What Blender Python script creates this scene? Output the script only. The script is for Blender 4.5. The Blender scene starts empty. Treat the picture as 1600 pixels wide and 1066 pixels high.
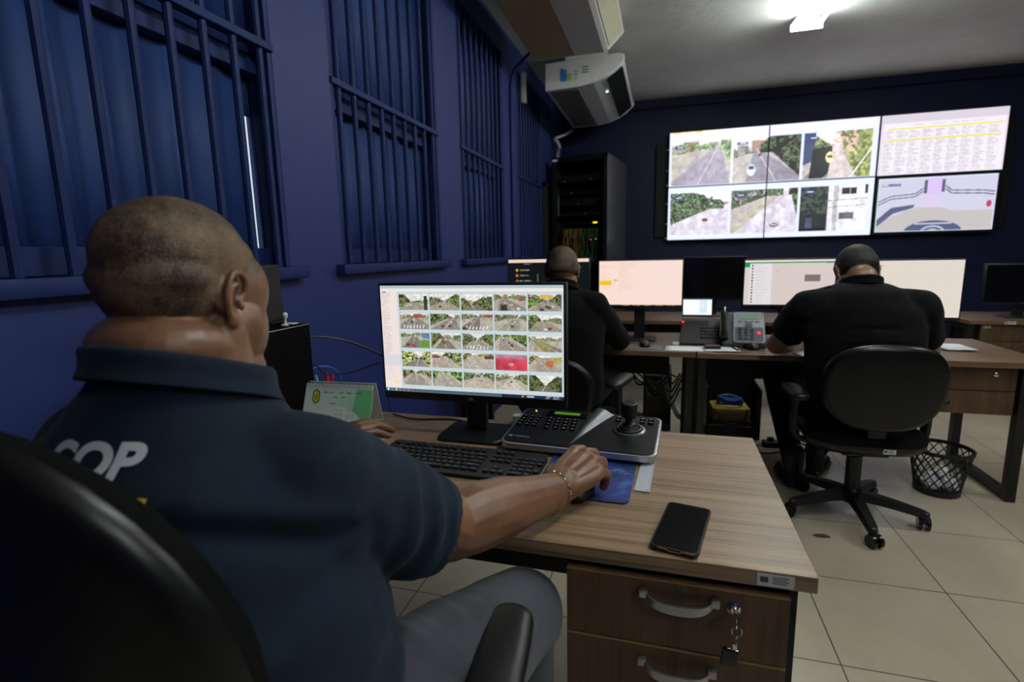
import bpy, bmesh, math, random
import numpy as np
from math import sin, cos, pi, radians, sqrt
from mathutils import Vector, Matrix, Euler, noise
from mathutils.bvhtree import BVHTree

SC = bpy.context.scene
COL = SC.collection

# ------------------------------------------------------------------ camera
H = 1.33
def camera_axes(yaw, pitch, roll):
    f = Vector((sin(yaw)*cos(pitch), cos(yaw)*cos(pitch), sin(pitch)))
    r = Vector((cos(yaw), -sin(yaw), 0.0))
    u = r.cross(f)
    return (cos(roll)*r + sin(roll)*u), (-sin(roll)*r + cos(roll)*u), f
_r, _u, _f = camera_axes(-0.28396, -0.16658, -0.02175)
cam_data = bpy.data.cameras.new('camera')
cam = bpy.data.objects.new('camera', cam_data)
COL.objects.link(cam)
cam.matrix_world = Matrix(((_r.x, _u.x, -_f.x, 0), (_r.y, _u.y, -_f.y, 0), (_r.z, _u.z, -_f.z, H), (0, 0, 0, 1)))
cam_data.sensor_width = 36.0
cam_data.lens = 811.9*36.0/1600.0
cam_data.clip_start = 0.02
cam_data.dof.use_dof = True
cam_data.dof.focus_distance = 1.35
cam_data.dof.aperture_fstop = 3.2
SC.camera = cam

# ------------------------------------------------------------------ world, exposure
W = bpy.data.worlds.new('world')
SC.world = W
W.use_nodes = True
W.node_tree.nodes['Background'].inputs[0].default_value = (0.75, 0.88, 1.0, 1)
W.node_tree.nodes['Background'].inputs[1].default_value = 0.9
SC.view_settings.view_transform = 'Standard'
SC.view_settings.look = 'None'
SC.view_settings.exposure = 0.0
SC.view_settings.gamma = 1.0
SC.view_settings.use_curve_mapping = False
TUBE_STRENGTH = 84.0          # the fluorescent tubes of every ceiling batten

# ------------------------------------------------------------------ materials
def s2l(c):
    return tuple((x/12.92 if x <= 0.04045 else ((x+0.055)/1.055)**2.4) for x in c)
def rgb(r, g, b):
    return s2l((r/255.0, g/255.0, b/255.0))

class NT:
    def __init__(self, name):
        self.m = bpy.data.materials.new(name)
        self.m.use_nodes = True
        self.t = self.m.node_tree
        self.b = self.t.nodes['Principled BSDF']
        self.o = self.t.nodes['Material Output']
    def n(self, typ, **kw):
        nd = self.t.nodes.new(typ)
        for k, v in kw.items():
            if k.startswith('i_'):
                nd.inputs[int(k[2:])].default_value = v
            else:
                setattr(nd, k, v)
        return nd
    def l(self, a, b):
        self.t.links.new(a, b)
    def ramp(self, fac, stops):
        r = self.n('ShaderNodeValToRGB')
        els = r.color_ramp.elements
        while len(els) < len(stops):
            els.new(0.5)
        for e, (p, c) in zip(els, stops):
            e.position = p
            e.color = (*c, 1) if len(c) == 3 else c
        self.l(fac, r.inputs[0])
        return r.outputs[0]
    def mapping(self, scale=(1, 1, 1), rot=(0, 0, 0), loc=(0, 0, 0), coord='Object'):
        tc = self.n('ShaderNodeTexCoord')
        mp = self.n('ShaderNodeMapping')
        mp.inputs['Scale'].default_value = scale
        mp.inputs['Rotation'].default_value = rot
        mp.inputs['Location'].default_value = loc
        self.l(tc.outputs[coord], mp.inputs[0])
        return mp.outputs[0]
    def noise(self, vec, scale=5, detail=3, rough=0.5):
        nd = self.n('ShaderNodeTexNoise')
        nd.inputs['Scale'].default_value = scale
        nd.inputs['Detail'].default_value = detail
        nd.inputs['Roughness'].default_value = rough
        if vec is not None:
            self.l(vec, nd.inputs['Vector'])
        return nd.outputs['Fac']
    def bump(self, h, strength=0.2, dist=0.01):
        b = self.n('ShaderNodeBump')
        b.inputs['Strength'].default_value = strength
        b.inputs['Distance'].default_value = dist
        self.l(h, b.inputs['Height'])
        self.l(b.outputs[0], self.b.inputs['Normal'])
    def set(self, color=None, rough=None, metal=None, spec=None):
        if color is not None: self.b.inputs['Base Color'].default_value = (*color, 1)
        if rough is not None: self.b.inputs['Roughness'].default_value = rough
        if metal is not None: self.b.inputs['Metallic'].default_value = metal
        if spec is not None: self.b.inputs['Specular IOR Level'].default_value = spec

MATS = {}
def mat(name, color, rough=0.5, metal=0.0, spec=0.5, var=0.08, nscale=30.0, bump=0.0, emit=None, estr=1.0, trans=0.0):
    if name in MATS: return MATS[name]
    t = NT(name)
    t.set(color, rough, metal, spec)
    v = t.mapping()
    f = t.noise(v, nscale, 2)
    c0 = tuple(max(0, x*(1-var)) for x in color); c1 = tuple(min(1, x*(1+var)) for x in color)
    t.l(t.ramp(f, [(0.3, c0), (0.7, c1)]), t.b.inputs['Base Color'])
    if bump: t.bump(f, bump, 0.002)
    if emit is not None:
        t.b.inputs['Emission Color'].default_value = (*emit, 1)
        t.b.inputs['Emission Strength'].default_value = estr
    if trans: t.b.inputs['Transmission Weight'].default_value = trans
    MATS[name] = t.m
    return t.m

def wood(name, dark, light, scale=1.0, rough=0.38, axis='X', streak=1.0):
    t = NT(name)
    sc = {'X': (0.9, 22, 22), 'Y': (22, 0.9, 22), 'Z': (22, 22, 0.9)}[axis]
    v = t.mapping(scale=tuple(s*scale for s in sc))
    n1 = t.noise(v, 1.6, 6, 0.62)
    sc2 = {'X': (2.5, 150, 150), 'Y': (150, 2.5, 150), 'Z': (150, 150, 2.5)}[axis]
    v2 = t.mapping(scale=tuple(s*scale for s in sc2))
    n2 = t.noise(v2, 1.0, 3, 0.6)
    mx = t.n('ShaderNodeMix', data_type='FLOAT')
    mx.inputs[0].default_value = 0.38
    t.l(n1, mx.inputs[2]); t.l(n2, mx.inputs[3])
    mid = tuple((a*0.45+b*0.55) for a, b in zip(dark, light))
    t.l(t.ramp(mx.outputs[0], [(0.34, dark), (0.47, mid), (0.62, light)]), t.b.inputs['Base Color'])
    t.set(None, rough, 0, 0.5)
    t.bump(n2, 0.12*streak, 0.0006)
    return t.m

WOOD = wood('walnut_laminate', rgb(78, 59, 43), rgb(156, 128, 100), axis='X')
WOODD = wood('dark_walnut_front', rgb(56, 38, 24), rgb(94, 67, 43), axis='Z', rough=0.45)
WOODF = wood('walnut_laminate_far', rgb(78, 56, 40), rgb(120, 92, 68), axis='X')
BLACK = mat('black_plastic', rgb(10, 10, 12), 0.48, nscale=80)
BLACKG = mat('gloss_black_plastic', rgb(10, 10, 12), 0.14)
BLACKM = mat('black_painted_steel', rgb(9, 9, 10), 0.42, 0.0, bump=0.05)
DARKP = mat('dark_panel', rgb(8, 8, 10), 0.7)
SILVER = mat('satin_metal', rgb(176, 178, 182), 0.32, 0.85, var=0.03)
CHROME = mat('chrome', rgb(215, 215, 218), 0.14, 1.0, var=0.02)
WHITEP = mat('white_plastic', rgb(214, 214, 208), 0.4, var=0.03)
PAPER = mat('paper', rgb(240, 241, 243), 0.8, var=0.03)
LABEL = mat('sticker_white', rgb(205, 206, 208), 0.4, var=0.03)
INK = mat('ink', rgb(60, 60, 66), 0.6)
FABRIC = mat('black_chair_fabric', rgb(7, 7, 8), 0.9, bump=0.4, nscale=400, spec=0.12)
CABLE = mat('cable_rubber', rgb(12, 12, 13), 0.45)

# ------------------------------------------------------------------ object helpers
def setp(o, label=None, cat=None, group=None, kind=None):
    if label: o['label'] = label
    if cat: o['category'] = cat
    if group: o['group'] = group
    if kind: o['kind'] = kind
    return o
def thing(name, label, cat, loc=(0, 0, 0), rz=0.0, group=None):
    o = bpy.data.objects.new(name, None); COL.objects.link(o)
    o.empty_display_size = 0.05
    o.location = loc; o.rotation_euler = (0, 0, rz)
    return setp(o, label, cat, group)
def structure(name, loc=(0, 0, 0)):
    o = bpy.data.objects.new(name, None); COL.objects.link(o); o.location = loc
    o['kind'] = 'structure'
    return o
def copy_tree(o, parent=None):
    c = o.copy(); COL.objects.link(c)
    if parent is not None: c.parent = parent
    for ch in list(o.children): copy_tree(ch, c)
    return c

class MB:
    """collects shapes, then links them as ONE mesh object"""
    def __init__(s): s.v = []; s.f = []; s.mi = []; s.cur = 0
    def add(s, vs, fs, M=None):
        b = len(s.v)
        for v in vs:
            v = Vector(v)
            if M is not None: v = M @ v
            s.v.append(v)
        for f in fs: s.f.append(tuple(i+b for i in f)); s.mi.append(s.cur)
        return s
    def box(s, x0, x1, y0, y1, z0, z1, M=None):
        vs = [(x, y, z) for z in (z0, z1) for y in (y0, y1) for x in (x0, x1)]
        return s.add(vs, [(0, 2, 3, 1), (4, 5, 7, 6), (0, 1, 5, 4), (2, 6, 7, 3), (0, 4, 6, 2), (1, 3, 7, 5)], M)
    def bbox(s, x0, x1, y0, y1, z0, z1, b=0.004, M=None, seg=2):
        bm = bmesh.new()
        bmesh.ops.create_cube(bm, size=1)
        for v in bm.verts:
            v.co = Vector(((x0+x1)/2+v.co.x*(x1-x0), (y0+y1)/2+v.co.y*(y1-y0), (z0+z1)/2+v.co.z*(z1-z0)))
        bmesh.ops.bevel(bm, geom=list(bm.edges), offset=b, segments=seg, affect='EDGES', profile=0.5)
        return s.addbm(bm, M)
    def addbm(s, bm, M=None):
        bm.verts.index_update()
        s.add([v.co.copy() for v in bm.verts], [tuple(v.index for v in f.verts) for f in bm.faces], M)
        bm.free(); return s
    def loft(s, rings, cap=True, M=None):
        n = len(rings[0]); vs = []; fs = []
        for r in rings: vs += list(r)
        for i in range(len(rings)-1):
            for j in range(n):
                a = i*n+j; b = i*n+(j+1) % n
                fs.append((a, b, b+n, a+n))
        if cap:
            fs.append(tuple(range(n-1, -1, -1))); fs.append(tuple(range((len(rings)-1)*n, len(rings)*n)))
        return s.add(vs, fs, M)
    def tube(s, pts, r, n=8, cap=True, M=None, closed=False):
        pts = [Vector(p) for p in pts]; rings = []
        up = Vector((0, 0, 1)); prev = None
        N = len(pts)
        for i, p in enumerate(pts):
            if closed: t = pts[(i+1) % N]-pts[i-1]
            else: t = (pts[min(i+1, N-1)]-pts[max(i-1, 0)])
            if t.length < 1e-9: t = Vector((0, 0, 1))
            t.normalize()
            if prev is None:
                a = up if abs(t.z) < 0.9 else Vector((1, 0, 0))
                u = t.cross(a).normalized()
            else:
                u = (prev - t*prev.dot(t))
                u = u.normalized() if u.length > 1e-6 else t.orthogonal().normalized()
            prev = u; w = t.cross(u)
            rr = r[i] if isinstance(r, (list, tuple)) else r
            rings.append([p+u*cos(2*pi*k/n)*rr+w*sin(2*pi*k/n)*rr for k in range(n)])
        if closed: rings.append(rings[0]); cap = False
        return s.loft(rings, cap, M)
    def cyl(s, p0, p1, r0, r1=None, n=20, M=None):
        return s.tube([p0, p1], [r0, r0 if r1 is None else r1], n, True, M)
    def lathe(s, prof, n=24, c=(0, 0, 0), M=None, cap=True):
        c = Vector(c)
        return s.loft([[c+Vector((r*cos(2*pi*k/n), r*sin(2*pi*k/n), z)) for k in range(n)] for r, z in prof], cap, M)
    def prism(s, poly, z0, z1, M=None):
        n = len(poly)
        vs = [(x, y, z0) for x, y in poly]+[(x, y, z1) for x, y in poly]
        fs = [tuple(range(n-1, -1, -1)), tuple(range(n, 2*n))]+[(i, (i+1) % n, n+(i+1) % n, n+i) for i in range(n)]
        return s.add(vs, fs, M)
    def sphere(s, c, r, n=16, M=None):
        rx, ry, rz = (r, r, r) if not isinstance(r, (tuple, list)) else r
        bm = bmesh.new(); bmesh.ops.create_uvsphere(bm, u_segments=n, v_segments=max(6, n//2+2), radius=1)
        for v in bm.verts: v.co = Vector((c[0]+v.co.x*rx, c[1]+v.co.y*ry, c[2]+v.co.z*rz))
        return s.addbm(bm, M)
    def build(s, name, m, parent=None, smooth=False, bevel=0, loc=None, angle=35):
        me = bpy.data.meshes.new(name)
        me.from_pydata([tuple(v) for v in s.v], [], s.f)
        ms = m if isinstance(m, (list, tuple)) else [m]
        for x in ms: me.materials.append(x)
        if len(ms) > 1: me.polygons.foreach_set('material_index', s.mi)
        bm = bmesh.new(); bm.from_mesh(me); bmesh.ops.recalc_face_normals(bm, faces=bm.faces); bm.to_mesh(me); bm.free()
        o = bpy.data.objects.new(name, me); COL.objects.link(o)
        if loc is not None: o.location = loc
        if parent is not None: o.parent = parent
        if bevel:
            b = o.modifiers.new('bevel', 'BEVEL'); b.width = bevel; b.segments = 2; b.limit_method = 'ANGLE'; b.angle_limit = radians(40)
        if smooth:
            me.shade_smooth()
            try: me.set_sharp_from_angle(angle=radians(angle))
            except Exception: pass
        return o

def rrect(w, h, r, n=5, cx=0, cy=0):
    """rounded rectangle outline in a plane, list of (x, y)"""
    out = []
    for qx, qy, a0 in ((1, 1, 0), (-1, 1, pi/2), (-1, -1, pi), (1, -1, 3*pi/2)):
        for k in range(n+1):
            a = a0+pi/2*k/n
            out.append((cx+qx*(w/2-r)+r*cos(a), cy+qy*(h/2-r)+r*sin(a)))
    return out
def curve_pts(pts, n=8):
    """Catmull-Rom through the points"""
    P = [Vector(p) for p in pts]; P = [P[0]*2-P[1]]+P+[P[-1]*2-P[-2]]; out = []
    for i in range(1, len(P)-2):
        for k in range(n):
            t = k/n
            a, b, c, d = P[i-1], P[i], P[i+1], P[i+2]
            out.append(0.5*((2*b)+(c-a)*t+(2*a-5*b+4*c-d)*t*t+(-a+3*b-3*c+d)*t**3))
    out.append(P[-2]); return out
def T(x, y, z): return Matrix.Translation((x, y, z))
def RX(a): return Matrix.Rotation(a, 4, 'X')
def RY(a): return Matrix.Rotation(a, 4, 'Y')
def RZ(a): return Matrix.Rotation(a, 4, 'Z')

def text_mesh(txt, size, M, bold=0.0, extrude=0.0005, shear=0.0, res=3):
    cu = bpy.data.curves.new('t', 'FONT'); cu.body = txt; cu.size = size; cu.offset = bold; cu.extrude = extrude
    cu.resolution_u = res; cu.shear = shear; cu.align_x = 'CENTER'; cu.align_y = 'CENTER'
    o = bpy.data.objects.new('t', cu); COL.objects.link(o)
    dg = bpy.context.evaluated_depsgraph_get()
    me = bpy.data.meshes.new_from_object(o.evaluated_get(dg))
    vs = [M @ v.co for v in me.vertices]; fs = [tuple(p.vertices) for p in me.polygons]
    bpy.data.objects.remove(o); bpy.data.curves.remove(cu); bpy.data.meshes.remove(me)
    return vs, fs

# ------------------------------------------------------------------ pictures for the screens (painted as point colours on a fine grid)
class Pic:
    def __init__(s, w, h, c=(255, 255, 255)):
        s.w = w; s.h = h; s.a = np.zeros((h, w, 3), np.float32); s.a[:] = c
        s.Y, s.X = np.mgrid[0:h, 0:w].astype(np.float32)
    def rect(s, x0, y0, x1, y1, c):
        s.a[max(0, int(round(y0))):max(0, int(round(y1))), max(0, int(round(x0))):max(0, int(round(x1)))] = c
    def poly(s, pts, c):
        X, Y = s.X+0.5, s.Y+0.5; m = np.zeros(X.shape, bool); n = len(pts)
        for i in range(n):
            x0, y0 = pts[i]; x1, y1 = pts[(i+1) % n]
            if y0 == y1: continue
            k = ((y0 > Y) != (y1 > Y)) & (X < (x1-x0)*(Y-y0)/(y1-y0)+x0)
            m ^= k
        s.a[m] = c; return m
    def ell(s, cx, cy, rx, ry, c):
        m = ((s.X+0.5-cx)/rx)**2+((s.Y+0.5-cy)/ry)**2 < 1
        s.a[m] = c; return m
    def line(s, x0, y0, x1, y1, wd, c):
        dx, dy = x1-x0, y1-y0; L = math.hypot(dx, dy)+1e-6
        t = np.clip(((s.X+0.5-x0)*dx+(s.Y+0.5-y0)*dy)/L/L, 0, 1)
        m = np.hypot(s.X+0.5-x0-t*dx, s.Y+0.5-y0-t*dy) < wd/2
        s.a[m] = c
    def mix(s, m, c):
        s.a[:] = s.a*(1-m[..., None])+np.array(c, np.float32)*m[..., None]
    def paste(s, p, x, y): s.a[y:y+p.h, x:x+p.w] = p.a[:max(0, s.h-y), :max(0, s.w-x)]
def vnoise(h, w, cell, rs):
    gh, gw = int(h/cell)+3, int(w/cell)+3
    g = rs.rand(gh, gw)
    y = np.arange(h)/cell; x = np.arange(w)/cell
    yi = y.astype(int); xi = x.astype(int); fy = (y-yi)[:, None]; fx = (x-xi)[None]
    fy = fy*fy*(3-2*fy); fx = fx*fx*(3-2*fx)
    a = g[yi][:, xi]; b = g[yi][:, xi+1]; c = g[yi+1][:, xi]; d = g[yi+1][:, xi+1]
    return (a*(1-fx)+b*fx)*(1-fy)+(c*(1-fx)+d*fx)*fy
def street(w, h, seed, vx=0.5, hor=0.3, lw=0.0, rw=1.0, treeL=0.5, treeR=0.5, cross=False, cars=3, road=(132, 126, 122), green=(88, 108, 52), extra=None, bldg=0.5):
    """a traffic camera's view: sky, trees and walls along a road that runs to (vx, hor)"""
    rs = np.random.RandomState(seed); p = Pic(w, h, (232, 232, 228))
    n1 = vnoise(h, w, max(2, w/14), rs); n2 = vnoise(h, w, max(1.5, w/34), rs); n3 = rs.rand(h, w)
    tex = 0.5*n1+0.3*n2+0.2*n3
    hy = hor*h; vxp = vx*w
    p.rect(0, hy, w, h, (176, 168, 158))
    if bldg > 0:
        for _ in range(5):
            x = rs.rand()*w; bw = w*(0.08+0.14*rs.rand()); bh = h*(0.08+0.2*rs.rand())
            c = [(196, 188, 178), (150, 140, 132), (212, 208, 202), (120, 116, 118), (172, 120, 96)][rs.randint(5)]
            p.rect(x, hy-bh*bldg*1.4, x+bw, hy+h*0.06, c)
    p.poly([(vxp-w*0.03, hy), (vxp+w*0.03, hy), (rw*w, h+2), (lw*w, h+2)], road)
    p.line(vxp, hy, (lw+rw)/2*w, h, max(1, w*0.012), (205, 200, 190))
    def trees(side, amt):
        if amt <= 0: return
        x = (vxp-s_x)/max(1, vxp) if side < 0 else (s_x-vxp)/max(1, w-vxp)
        top = hy-h*0.34*amt*np.clip(x*1.6, 0, 1)-h*0.12*(n1-0.5); bot = hy+h*0.10+h*0.55*np.clip(x-0.35, 0, 1)*amt
        m = (x > 0.08) & (s_y > top) & (s_y < bot) & (tex > 0.5-0.22*amt)
        g = np.array(green, np.float32)*(0.35+1.3*n2[..., None])
        p.a[m] = g[m]
        d = m & (n1 < 0.33); p.a[d] = (34, 38, 26)
    s_x, s_y = p.X, p.Y
    trees(-1, treeL); trees(1, treeR)
    if cross:
        for k in range(7):
            x = w*(0.12+0.11*k)
            p.poly([(x+w*0.03, h*0.72), (x+w*0.06, h*0.72), (x+w*0.04, h*0.94), (x-w*0.01, h*0.94)], (228, 226, 220))
    for k in range(cars):
        t = 0.15+0.75*rs.rand(); y = hy+(h-hy)*t; x = vxp+(((lw+rw)/2*w-vxp)*t)+(rs.rand()-0.5)*w*0.5*t; sz = w*(0.02+0.06*t)
        c = [(235, 235, 235), (40, 42, 48), (180, 182, 186), (150, 40, 36), (240, 240, 240)][rs.randint(5)]
        p.ell(x, y, sz, sz*0.62, (60, 58, 58)); p.ell(x, y-sz*0.18, sz*0.85, sz*0.48, c); p.rect(x-sz*0.45, y-sz*0.35, x+sz*0.45, y-sz*0.1, (70, 76, 84))
    if extra: extra(p, w, h)
    p.a *= (0.80+0.4*tex)[..., None]; p.a[:] = np.clip(p.a, 0, 255); g_ = p.a.mean(-1, keepdims=True); p.a[:] = (p.a*0.72+g_*0.28)*0.9+np.array((24, 22, 16))
    return p
def textrows(p, x0, x1, y0, y1, step, c, seed, cols=1, hgt=1):
    rs = np.random.RandomState(seed); y = y0
    while y < y1:
        for k in range(cols):
            a = x0+(x1-x0)*k/cols; b = a+(x1-x0)/cols*(0.45+0.45*rs.rand())
            for x in range(int(a), int(b)):
                if rs.rand() < 0.72: p.a[int(y):int(y)+hgt, x:x+1] = c
        y += step
_SCR = {}
def screen_material(strength):
    k = 'screen_glow_%d' % int(strength*100)
    if k in _SCR: return _SCR[k]
    t = NT(k); t.set((0.01, 0.01, 0.012), 0.25)
    at = t.n('ShaderNodeAttribute', attribute_name='picture')
    t.l(at.outputs['Color'], t.b.inputs['Emission Color'])
    t.b.inputs['Emission Strength'].default_value = strength
    _SCR[k] = t.m; return t.m
def pic_mesh(name, pic, W, Hh, parent, M, material):
    """a W x H rectangle in its own xz plane (facing -y), one grid point per picture point"""
    h, w = pic.h, pic.w
    xs = np.linspace(-W/2, W/2, w); zs = np.linspace(Hh/2, -Hh/2, h)
    co = np.zeros((h, w, 3), np.float32); co[..., 0] = xs[None]; co[..., 2] = zs[:, None]
    R = np.array(M.to_3x3()); t = np.array(M.translation)
    co = co.reshape(-1, 3) @ R.T + t
    idx = np.arange(h*w).reshape(h, w)
    q = np.stack([idx[1:, :-1], idx[1:, 1:], idx[:-1, 1:], idx[:-1, :-1]], -1).reshape(-1, 4)
    me = bpy.data.meshes.new(name)
    me.vertices.add(h*w); me.vertices.foreach_set('co', co.astype(np.float32).ravel())
    me.loops.add(q.size); me.loops.foreach_set('vertex_index', q.astype(np.int32).ravel())
    me.polygons.add(len(q)); me.polygons.foreach_set('loop_start', np.arange(0, q.size, 4, dtype=np.int32))
    me.update(calc_edges=True)
    c = np.clip(pic.a/255.0, 0, 1); c = np.where(c <= 0.04045, c/12.92, ((c+0.055)/1.055)**2.4)
    at = me.color_attributes.new('picture', 'FLOAT_COLOR', 'POINT')
    at.data.foreach_set('color', np.concatenate([c.reshape(-1, 3), np.ones((h*w, 1))], 1).astype(np.float32).ravel())
    me.materials.append(material)
    o = bpy.data.objects.new(name, me); COL.objects.link(o)
    if parent is not None: o.parent = parent
    return o
def printed_material(name, rough=0.6):
    if name in MATS: return MATS[name]
    t = NT(name); t.set(None, rough)
    at = t.n('ShaderNodeAttribute', attribute_name='picture')
    t.l(at.outputs['Color'], t.b.inputs['Base Color'])
    MATS[name] = t.m; return t.m

# ================================================================== the room
XL, XR, YB, YR, ZC = -1.35, 4.9, 7.2, -2.2, 3.2
def wall_paint(name, base):
    t = NT(name); v = t.mapping()
    n = t.noise(v, 1.3, 4, 0.6); n2 = t.noise(v, 90, 3, 0.6)
    t.l(t.ramp(n, [(0.3, tuple(c*0.88 for c in base)), (0.7, tuple(c*1.1 for c in base))]), t.b.inputs['Base Color'])
    t.set(None, 0.55, 0, 0.35); t.bump(n2, 0.25, 0.002)
    return t.m
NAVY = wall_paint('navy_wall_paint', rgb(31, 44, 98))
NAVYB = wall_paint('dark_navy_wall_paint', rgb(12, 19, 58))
BARP = mat('navy_bar_paint', rgb(17, 35, 84), 0.6, spec=0.25)
# floor: beige porcelain tiles 0.5 m, thin dark joints
t = NT('beige_floor_tiles')
tc = t.n('ShaderNodeTexCoord'); sep = t.n('ShaderNodeSeparateXYZ'); t.l(tc.outputs['Object'], sep.inputs[0])
def joint(out, off, pitch=0.5):
    a = t.n('ShaderNodeMath', operation='ADD'); a.inputs[1].default_value = off; t.l(out, a.inputs[0])
    b = t.n('ShaderNodeMath', operation='PINGPONG'); b.inputs[1].default_value = pitch/2; t.l(a.outputs[0], b.inputs[0])
    c = t.n('ShaderNodeMath', operation='LESS_THAN'); c.inputs[1].default_value = 0.0022; t.l(b.outputs[0], c.inputs[0])
    return c.outputs[0]
jx = joint(sep.outputs['X'], 10-1.083+0.5); jy = joint(sep.outputs['Y'], 10-2.205)
mx = t.n('ShaderNodeMath', operation='MAXIMUM'); t.l(jx, mx.inputs[0]); t.l(jy, mx.inputs[1])
vn = t.noise(t.mapping(), 1.1, 5, 0.65)
base = t.ramp(vn, [(0.3, rgb(162, 150, 130)), (0.7, rgb(191, 180, 159))])
mm = t.n('ShaderNodeMix', data_type='RGBA'); t.l(mx.outputs[0], mm.inputs[0]); t.l(base, mm.inputs[6]); mm.inputs[7].default_value = (*rgb(52, 50, 46), 1)
t.l(mm.outputs[2], t.b.inputs['Base Color']); t.set(None, 0.3, 0, 0.45)
FLOOR = t.m
t = NT('grey_plaster_ceiling'); v = t.mapping()
n = t.noise(v, 0.9, 6, 0.65); n2 = t.noise(v, 14, 6, 0.7)
t.l(t.ramp(n, [(0.3, rgb(198, 198, 195)), (0.7, rgb(232, 232, 228))]), t.b.inputs['Base Color']); t.set(None, 0.75); t.bump(n2, 0.5, 0.012)
CEIL = t.m

def struct(o): o['kind'] = 'structure'; return o
struct(MB().box(XL-0.3, XR+0.2, YR-0.2, YB+0.2, -0.1, 0).build('floor', FLOOR))
struct(MB().box(XL-0.3, XR+0.2, YR-0.2, YB+0.2, ZC, ZC+0.1).build('ceiling', CEIL))
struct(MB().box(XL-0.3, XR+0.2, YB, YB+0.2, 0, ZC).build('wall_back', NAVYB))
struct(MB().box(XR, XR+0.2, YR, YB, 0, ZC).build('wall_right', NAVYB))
struct(MB().box(XL-0.3, XR, YR-0.2, YR, 0, ZC).build('wall_front', NAVY))
# left wall: real openings with 0.17 m reveals
WIN = [(0.62, 1.67), (2.01, 3.09), (3.46, 4.50), (4.92, 5.95)]
ZS, ZT, WT = 1.30, 3.0, 0.135
wl = MB()
wl.box(XL-WT, XL, YR, YB, 0, ZS)
wl.box(XL-WT, XL, YR, YB, ZT, ZC)
ed = [YR]+[e for w in WIN for e in w]+[YB]
for i in range(0, len(ed), 2): wl.box(XL-WT, XL, ed[i], ed[i+1], ZS, ZT)
struct(wl.build('wall_left', NAVY))
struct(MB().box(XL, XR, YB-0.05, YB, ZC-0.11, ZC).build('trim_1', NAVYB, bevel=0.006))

SHUT = mat('blue_shutter_cloth', rgb(17, 48, 106), 0.7, var=0.12, nscale=6, bump=0.1)
for wi, (y0, y1) in enumerate(WIN):
    w = structure('window_%d' % (wi+1), (XL, (y0+y1)/2, ZS))
    hw = (y1-y0)/2; zt = ZT-ZS; zr = 0.76
    MB().bbox(-0.13, 0.045, -hw-0.055, hw+0.055, -0.045, 0.0, 0.006).build('window_sill', BARP, w, smooth=True)
    fr = MB()
    for s in (-1, 1): fr.box(-0.105, -0.065, s*hw-0.008 if s > 0 else s*hw, s*hw if s > 0 else s*hw+0.008, 0, zt)
    fr.box(-0.105, -0.065, -hw, hw, zt-0.04, zt)
    fr.box(-0.115, -0.060, -hw, hw, zr-0.085, zr-0.02)
    fr.box(-0.105, -0.068, -hw, hw, 0, 0.07)
    fr.box(-0.02, 0.0, hw-0.022, hw, 0, zt); fr.box(-0.02, 0.0, -hw, -hw+0.022, 0, zt)
    fr.build('window_frame', BARP, w, bevel=0.003)
    rl = MB(); rl.bbox(-0.028, 0.012, -hw, hw, zr-0.014, zr+0.014, 0.004); rl.build('cross_rail', BARP, w)
    nb = 9
    for k in range(nb):
        y = -hw+(k+0.55)*(2*hw/nb)
        MB().tube([(-0.008, y, 0), (-0.008, y, zt)], 0.0125, 8).build('bar', BARP, w, smooth=True)
    # folded blue cloth behind the bars, the lower and the upper piece; the first window leaves a gap of daylight
    rnd = random.Random(wi*7+3)
    def folds(a, b, z0, z1, name, xo=-0.112):
        ys = []; y = a
        while y < b: ys.append(y); y += 0.006
        ys.append(b)
        ph = rnd.random()*6; vs = []; fs = []
        f1 = rnd.uniform(19, 27); f2 = rnd.uniform(8, 12)
        for z in (z0, (z0+z1)/2, z1):
            for yy in ys:
                s = sin(yy*f1+ph+1.5*sin(yy*7+z*0.7))
                x = xo+0.018*(1-abs(s))**1.5+0.006*sin(yy*f2+ph*2)
                vs.append((x, yy, z))
        n = len(ys)
        for r in range(2):
            for i in range(n-1): fs.append((r*n+i, r*n+i+1, (r+1)*n+i+1, (r+1)*n+i))
        o = MB().add(vs, fs).build(name, SHUT, w, smooth=True, angle=80)
        sd = o.modifiers.new('thick', 'SOLIDIFY'); sd.thickness = 0.003
    if wi == 0:
        folds(-hw, -hw+0.385, 0.0, zr-0.05, 'shutter_cloth'); folds(-hw+0.384, hw-0.030, 0.0, zr-0.05, 'shutter_cloth', -0.114)
        folds(hw-0.014, hw, 0.0, 0.54, 'shutter_cloth', -0.114); folds(hw-0.034, hw, 0.54, zr-0.05, 'shutter_cloth', -0.122)
    elif wi == 1:
        folds(-hw, hw-0.13, 0.0, zr-0.05, 'shutter_cloth'); folds(hw-0.126, hw, 0.0, zr-0.05, 'shutter_cloth', -0.122)
    else:
        folds(-hw, hw, 0.0, zr-0.05, 'shutter_cloth')
    folds(-hw, hw, zr-0.05, zt, 'shutter_cloth', -0.110)
# dark doorway at the far end of the left wall
d = structure('door_1', (XL, 6.55, 0))
MB().bbox(0.0, 0.035, -0.52, 0.52, 0, 2.08, 0.004).build('door_leaf', DARKP, d)
df = MB(); df.box(0, 0.05, -0.58, -0.52, 0, 2.12); df.box(0, 0.05, 0.52, 0.58, 0, 2.12); df.box(0, 0.05, -0.58, 0.58, 2.08, 2.12)
df.build('door_frame', DARKP, d, bevel=0.003)
dh = MB(); dh.tube(curve_pts([(0.035, -0.42, 1.02), (0.075, -0.42, 1.02), (0.08, -0.33, 1.02)], 5), 0.008); dh.build('door_handle', SILVER, d, smooth=True)

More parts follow.
